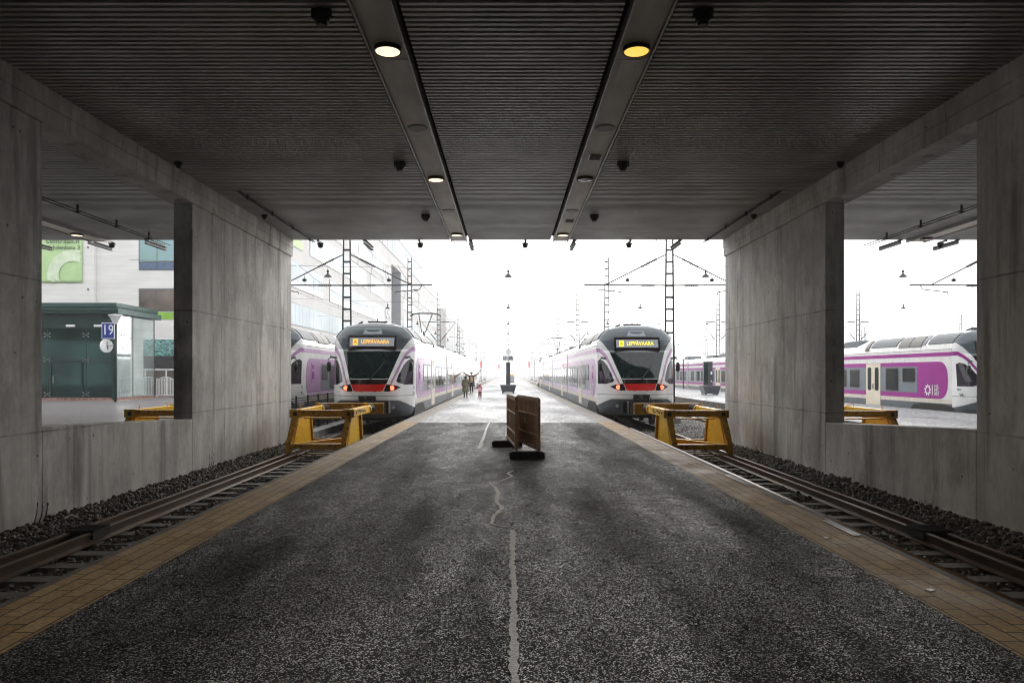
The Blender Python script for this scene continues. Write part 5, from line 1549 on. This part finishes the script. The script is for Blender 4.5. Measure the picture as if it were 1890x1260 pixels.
# ================================================================== PEOPLE
def skin(name, J, E, mt, parent, root='pelvis', sub=1, extra=None):
    """J: {joint: (x,y,z,r)}; one continuous skinned surface"""
    keys = list(J)
    me = bpy.data.meshes.new(name); me.from_pydata([J[k][:3] for k in keys], [(keys.index(a), keys.index(b)) for a, b in E], [])
    o = bpy.data.objects.new('tmp_skin', me); scene.collection.objects.link(o)
    sk = o.modifiers.new('skin', 'SKIN'); sk.use_smooth_shade = True
    for i, k in enumerate(keys):
        r = J[k][3]; rr = r if isinstance(r, tuple) else (r, r)
        me.skin_vertices[0].data[i].radius = rr
        me.skin_vertices[0].data[i].use_root = (k == root)
    sb = o.modifiers.new('sub', 'SUBSURF'); sb.levels = sub; sb.render_levels = sub
    dg = bpy.context.evaluated_depsgraph_get()
    m2 = bpy.data.meshes.new_from_object(o.evaluated_get(dg))
    bpy.data.objects.remove(o)
    if extra:
        bm = bmesh.new(); bm.from_mesh(m2)
        tmp = bpy.data.meshes.new('t'); tmp.from_pydata(extra.v, [], extra.f); bm.from_mesh(tmp); bm.to_mesh(m2); bm.free()
    m2.materials.clear(); m2.materials.append(mt)
    m2.polygons.foreach_set('use_smooth', [True]*len(m2.polygons))
    r = bpy.data.objects.new(name, m2); scene.collection.objects.link(r); r.parent = parent; return r
def hand(mb, w, d, side, s=1.0, curl=.3):
    """five tapering fingers and a thumb-sided palm from wrist w along direction d"""
    w = Vector(w); d = Vector(d).normalized(); sd = Vector(side).normalized(); n = d.cross(sd).normalized()
    mb.tube([w-d*.01*s, w+d*.03*s, w+d*.085*s], [.024*s,.036*s,.032*s], 8)
    for k, (off, l) in enumerate(((-.030,.060),(-.010,.075),(.010,.070),(.029,.055))):
        b = w+d*.08*s+sd*off*s
        mb.tube([b, b+d*l*.5*s+sd*off*.2*s, b+d*l*.92*s+n*curl*l*.5*s+sd*off*.25*s], [.009*s,.008*s,.006*s], 6)
    b = w+d*.025*s-sd*.03*s
    mb.tube([b, b+(d*.5-sd*.8)*.04*s, b+(d*.9-sd*.7)*.065*s], [.011*s,.0095*s,.007*s], 6)
def head(parent, c, r, face, hair_mt, hat=False, m_hair='hair', long=False):
    """hair cap plus facial features; face: unit vector the person looks along"""
    c = Vector(c); f = Vector(face).normalized(); sd = f.cross(Vector((0,0,1))).normalized()
    m = MB(); nn = 14
    vs, fs = [], []
    for j in range(9):
        ph = math.pi*j/8*.62
        for k in range(nn):
            a = 2*math.pi*k/nn
            d = Vector((math.cos(a)*math.sin(ph), math.sin(a)*math.sin(ph), math.cos(ph)))
            fr = max(0, d.dot(f)); q = 1.12-.18*fr*(1 if ph > .8 else 0)
            vs.append(c+Vector((0,0,r*.12))-f*r*.06+d*r*q)
    fs = [(j*nn+k, j*nn+(k+1)%nn, (j+1)*nn+(k+1)%nn, (j+1)*nn+k) for j in range(8) for k in range(nn)]
    m.add(vs, fs); m.build('hair' if not hat else 'hood', hair_mt, parent, smooth=True)
    m = MB()
    for q in (-1, 1): m.lathe([(.004,-.006),(.012,0),(.004,.006)], 8, c+f*r*.93+sd*q*r*.36+Vector((0,0,r*.08)))
    m.build('eyes', M['hair'], parent)
def person(X, Y, rz, lab, h, pose, coat, s=1.0):
    return empty('person', (X, Y, 0), lab, 'person', None, None, rz)

def body_joints(h, arms, legs, head_dir=(0,-1,0)):
    """joints of a standing figure of height h facing -y"""
    k = h/1.72
    J = {'pelvis':(0,0,.93*k,(.13*k,.10*k)), 'waist':(0,0,1.05*k,(.125*k,.095*k)), 'chest':(0,.01,1.28*k,(.15*k,.105*k)), 'neck0':(0,.01,1.43*k,.07*k),
         'neck':(0,0,1.49*k,.052*k), 'jaw':(0,-.012*k,1.555*k,(.062*k,.068*k)), 'skull':(0,.0,1.635*k,(.076*k,.092*k)), 'crown':(0,.005,1.69*k,(.05*k,.06*k))}
    E = [('pelvis','waist'),('waist','chest'),('chest','neck0'),('neck0','neck'),('neck','jaw'),('jaw','skull'),('skull','crown')]
    for q, nm in ((-1,'r'),(1,'l')):
        sh, el, wr = arms[nm]
        J['sh'+nm] = (q*.165*k,.01,1.40*k,.062*k); J['el'+nm] = tuple(v*k for v in el)+(.042*k,); J['wr'+nm] = tuple(v*k for v in wr)+(.028*k,)
        E += [('neck0','sh'+nm),('sh'+nm,'el'+nm),('el'+nm,'wr'+nm)]
        hp, kn, an, to = legs[nm]
        J['hip'+nm] = (q*.085*k,0,.86*k,.088*k); J['kn'+nm] = tuple(v*k for v in kn)+(.058*k,); J['an'+nm] = tuple(v*k for v in an)+(.040*k,); J['to'+nm] = tuple(v*k for v in to)+(.034*k,)
        E += [('pelvis','hip'+nm),('hip'+nm,'kn'+nm),('kn'+nm,'an'+nm),('an'+nm,'to'+nm)]
    return J, E, k
def sub_joints(J, names, grow):
    out = {}
    for n in names:
        x, y, z, r = J[n]; out[n] = (x, y, z, tuple(q+grow for q in r) if isinstance(r, tuple) else r+grow)
    return out
def skirt(parent, mt, name, z0, z1, r0, r1, cy=0, gap=0, cx=0, n=24, wob=.015):
    """open coat hem: z0 top radius r0 -> z1 bottom radius r1; gap = half angle left open in front"""
    m = MB(); rows = 7; vs = []
    a0, a1 = -math.pi/2+gap, 3*math.pi/2-gap
    for j in range(rows):
        t = j/(rows-1); z = z0+(z1-z0)*t
        for k in range(n+1):
            a = a0+(a1-a0)*k/n
            r = (r0[0]+(r1[0]-r0[0])*t, r0[1]+(r1[1]-r0[1])*t); w = 1+wob*8*t*math.sin(a*5+1)
            vs.append((cx+r[0]*w*math.cos(a), cy+r[1]*w*math.sin(a), z))
    fs = [(j*(n+1)+k, j*(n+1)+k+1, (j+1)*(n+1)+k+1, (j+1)*(n+1)+k) for j in range(rows-1) for k in range(n)]
    m.add(vs, fs); o = m.build(name, mt, parent, smooth=True)
    md = o.modifiers.new('thick', 'SOLIDIFY'); md.thickness = .015
    return o

# --- adult with both arms thrown up, facing the camera
p = person(-2.96, 58.7, 0, 'person in an open brown coat facing the camera with both arms raised', 1.72, None, None)
arms = {'r':(0,(-.40,0,1.50),(-.62,-.03,1.68)), 'l':(0,(.40,0,1.48),(.63,-.03,1.68))}
legs = {'r':(0,(-.08,-.04,.48),(-.05,.02,.09),(-.05,-.12,.035)), 'l':(0,(.10,-.10,.50),(.11,.13,.14),(.11,.03,.05))}
J, E, k = body_joints(1.72, arms, legs)
hm = MB(); hand(hm, (-.62,-.03,1.68), (-.6,-.1,.8), (0,1,0)); hand(hm, (.63,-.03,1.68), (.35,-.1,.9), (0,1,0), curl=.8)
body = skin('body', J, E, M['skin'], p, extra=hm)
L1 = ['pelvis','hipr','hipl','knr','knl','anr','anl']
skin('trousers', sub_joints(J, L1, .012), [('pelvis','hipr'),('pelvis','hipl'),('hipr','knr'),('hipl','knl'),('knr','anr'),('knl','anl')], M['trouser'], p)
skin('jumper', sub_joints(J, ['pelvis','waist','chest','neck0'], .012), [('pelvis','waist'),('waist','chest'),('chest','neck0')], M['knit'], p)
CJ = sub_joints(J, ['chest','neck0','shr','shl','elr','ell','wrr','wrl'], .024); CJ['chest'] = (0,.05,1.28,(.17,.10)); CJ['waist'] = (0,.06,1.05,(.16,.08))
skin('coat', CJ, [('waist','chest'),('chest','neck0'),('neck0','shr'),('neck0','shl'),('shr','elr'),('shl','ell'),('elr','wrr'),('ell','wrl')], M['coat_brown'], p, 'chest')
skirt(p, M['coat_brown'], 'coat_tails', 1.42, .55, (.20,.15), (.27,.20), .05, .75)
head(p, (0,-.002,1.62), .092, (0,-1,0), M['hair'])
for q, (x, y, z) in ((-1,(-.05,-.06,.04)),(1,(.11,.08,.09))):
    m = MB(); m.hexa([(x-.045,y-.13,z-.04),(x+.045,y-.13,z-.04),(x+.045,y+.12,z-.04),(x-.045,y+.12,z-.04),(x-.035,y-.11,z+.015),(x+.035,y-.11,z+.015),(x+.04,y+.10,z+.05),(x-.04,y+.10,z+.05)]); m.build('shoe', M['shoe'], p, bevel=.01)
ph = empty('mobile_phone', (-2.96+.70, 58.62, 1.83), 'dark mobile phone held high by the person with raised arms', 'phone')
m = MB(); m.hexa([(-.04,-.006,-.06),(.04,-.006,-.06),(.04,.006,-.06),(-.04,.006,-.06),(-.04,-.006,.10),(.04,-.006,.10),(.04,.006,.10),(-.04,.006,.10)]); m.build('case', M['black'], ph, bevel=.008)

# --- smaller adult with olive coat seen from behind
p = person(-2.82, 48.5, math.pi, 'person in a long olive coat seen from behind beside the left train', 1.45, None, None)
arms = {'r':(0,(-.27,.02,1.16),(-.24,-.16,1.03)), 'l':(0,(.27,.04,1.15),(.26,-.06,.90))}
legs = {'r':(0,(-.09,-.03,.48),(-.09,.02,.08),(-.10,-.12,.035)), 'l':(0,(.10,-.05,.48),(.11,.02,.08),(.12,-.12,.035))}
J, E, k = body_joints(1.45, arms, legs)
hm = MB(); hand(hm, tuple(v*k for v in (-.24,-.16,1.03)), (.1,-.8,.1), (0,0,1), .9, .8); hand(hm, tuple(v*k for v in (.26,-.06,.90)), (0,-.1,-1), (0,1,0), .9)
skin('body', J, E, M['skin'], p, extra=hm)
skin('leggings', sub_joints(J, L1, .008), [('pelvis','hipr'),('pelvis','hipl'),('hipr','knr'),('hipl','knl'),('knr','anr'),('knl','anl')], M['trouser'], p)
CJ = sub_joints(J, ['pelvis','waist','chest','neck0','shr','shl','elr','ell','wrr','wrl'], .035)
skin('coat', CJ, [('pelvis','waist'),('waist','chest'),('chest','neck0'),('neck0','shr'),('neck0','shl'),('shr','elr'),('shl','ell'),('elr','wrr'),('ell','wrl')], M['coat_olive'], p, 'chest')
skirt(p, M['coat_olive'], 'coat_skirt', .98, .40, (.175,.14), (.215,.17), .01, .05)
head(p, (0,0,1.37), .088, (0,-1,0), M['hair'], long=True)
m = MB(); m.tube([(0,.06,1.24),(0,.09,1.30),(0,.07,1.42)], [.07,.085,.06], 10); m.build('hood', M['hair'], p, smooth=True)
for x in (-.085, .10):
    m = MB(); m.hexa([(x-.04,-.13,0),(x+.04,-.13,0),(x+.04,.08,0),(x-.04,.08,0),(x-.03,-.11,.05),(x+.03,-.11,.05),(x+.035,.07,.09),(x-.035,.07,.09)]); m.build('shoe', M['shoe'], p, bevel=.01)
cup = empty('paper_cup', (-2.82+.20, 48.71, .83), 'white paper cup held by the person in the olive coat', 'cup')
m = MB(); m.lathe([(.025,0),(.036,.09),(.036,.10)], 14); m.build('cup_body', M['sign_white'], cup)

# --- toddler in a rust red snowsuit with a pink rucksack
p = person(-1.87, 48.4, math.pi, 'toddler in a rust red snowsuit with a pink rucksack walking away on the platform', .88, None, None)
arms = {'r':(0,(-.25,.0,1.20),(-.20,-.12,1.02)), 'l':(0,(.36,-.02,1.26),(.56,-.04,1.20))}
legs = {'r':(0,(-.12,-.06,.46),(-.13,.04,.10),(-.14,-.12,.05)), 'l':(0,(.12,-.02,.46),(.13,.02,.10),(.13,-.14,.05))}
J, E, k = body_joints(.88, arms, legs)
for n in ('jaw','skull','crown'):
    x, y, z, r = J[n]; J[n] = (x, y, z-.02, tuple(v*1.45 for v in r))
hm = MB(); hand(hm, tuple(v*k for v in (.56,-.04,1.20)), (1,-.05,-.1), (0,1,0), .6); hand(hm, tuple(v*k for v in (-.20,-.12,1.02)), (0,-.4,-1), (1,0,0), .6)
skin('body', J, E, M['skin'], p, extra=hm)
AL = ['pelvis','waist','chest','neck0','shr','shl','elr','ell','wrr','wrl','hipr','hipl','knr','knl','anr','anl']
skin('snowsuit', sub_joints(J, AL, .030), [('pelvis','waist'),('waist','chest'),('chest','neck0'),('neck0','shr'),('neck0','shl'),('shr','elr'),('shl','ell'),('elr','wrr'),('ell','wrl'),('pelvis','hipr'),('pelvis','hipl'),('hipr','knr'),('hipl','knl'),('knr','anr'),('knl','anl')], M['suit'], p)
head(p, (0,0,.81), .085, (0,-1,0), M['suit'], hat=True)
m = MB(); m.hexa([(-.12,.09,.42),(.12,.09,.42),(.11,.20,.43),(-.11,.20,.43),(-.10,.09,.70),(.10,.09,.70),(.09,.17,.68),(-.09,.17,.68)])
tag(m.build('rucksack', M['pink'], bevel=.025), 'small pink rucksack worn on the back of the toddler', 'rucksack')
bpy.data.objects['rucksack'].location = (-1.87, 48.4, 0); bpy.data.objects['rucksack'].rotation_euler = (0,0,math.pi)
for x in (-.07, .067):
    m = MB(); m.hexa([(x-.035,-.09,0),(x+.035,-.09,0),(x+.035,.06,0),(x-.035,.06,0),(x-.03,-.08,.04),(x+.03,-.08,.04),(x+.03,.05,.08),(x-.03,.05,.08)]); m.build('boot', M['shoe'], p, bevel=.01)

# ================================================================== FOG
m = MB(); m.box(-251, 251, -29, 591, -2.6, 27)
hz = m.build('haze', None) if False else None
me = bpy.data.meshes.new('haze'); me.from_pydata(m.v, [], m.f)
hm_ = bpy.data.materials.new('haze'); hm_.use_nodes = True
hn, hl = hm_.node_tree.nodes, hm_.node_tree.links
hn.clear()
ho = hn.new('ShaderNodeOutputMaterial'); pv_ = hn.new('ShaderNodeVolumePrincipled')
pv_.inputs['Color'].default_value = (.97,.975,.98,1)
pv_.inputs['Density'].default_value = .0011
pv_.inputs['Anisotropy'].default_value = 0
hl.new(pv_.outputs[0], ho.inputs['Volume'])
me.materials.append(hm_)
hz = bpy.data.objects.new('haze', me); scene.collection.objects.link(hz)
tag(hz, kind='stuff')
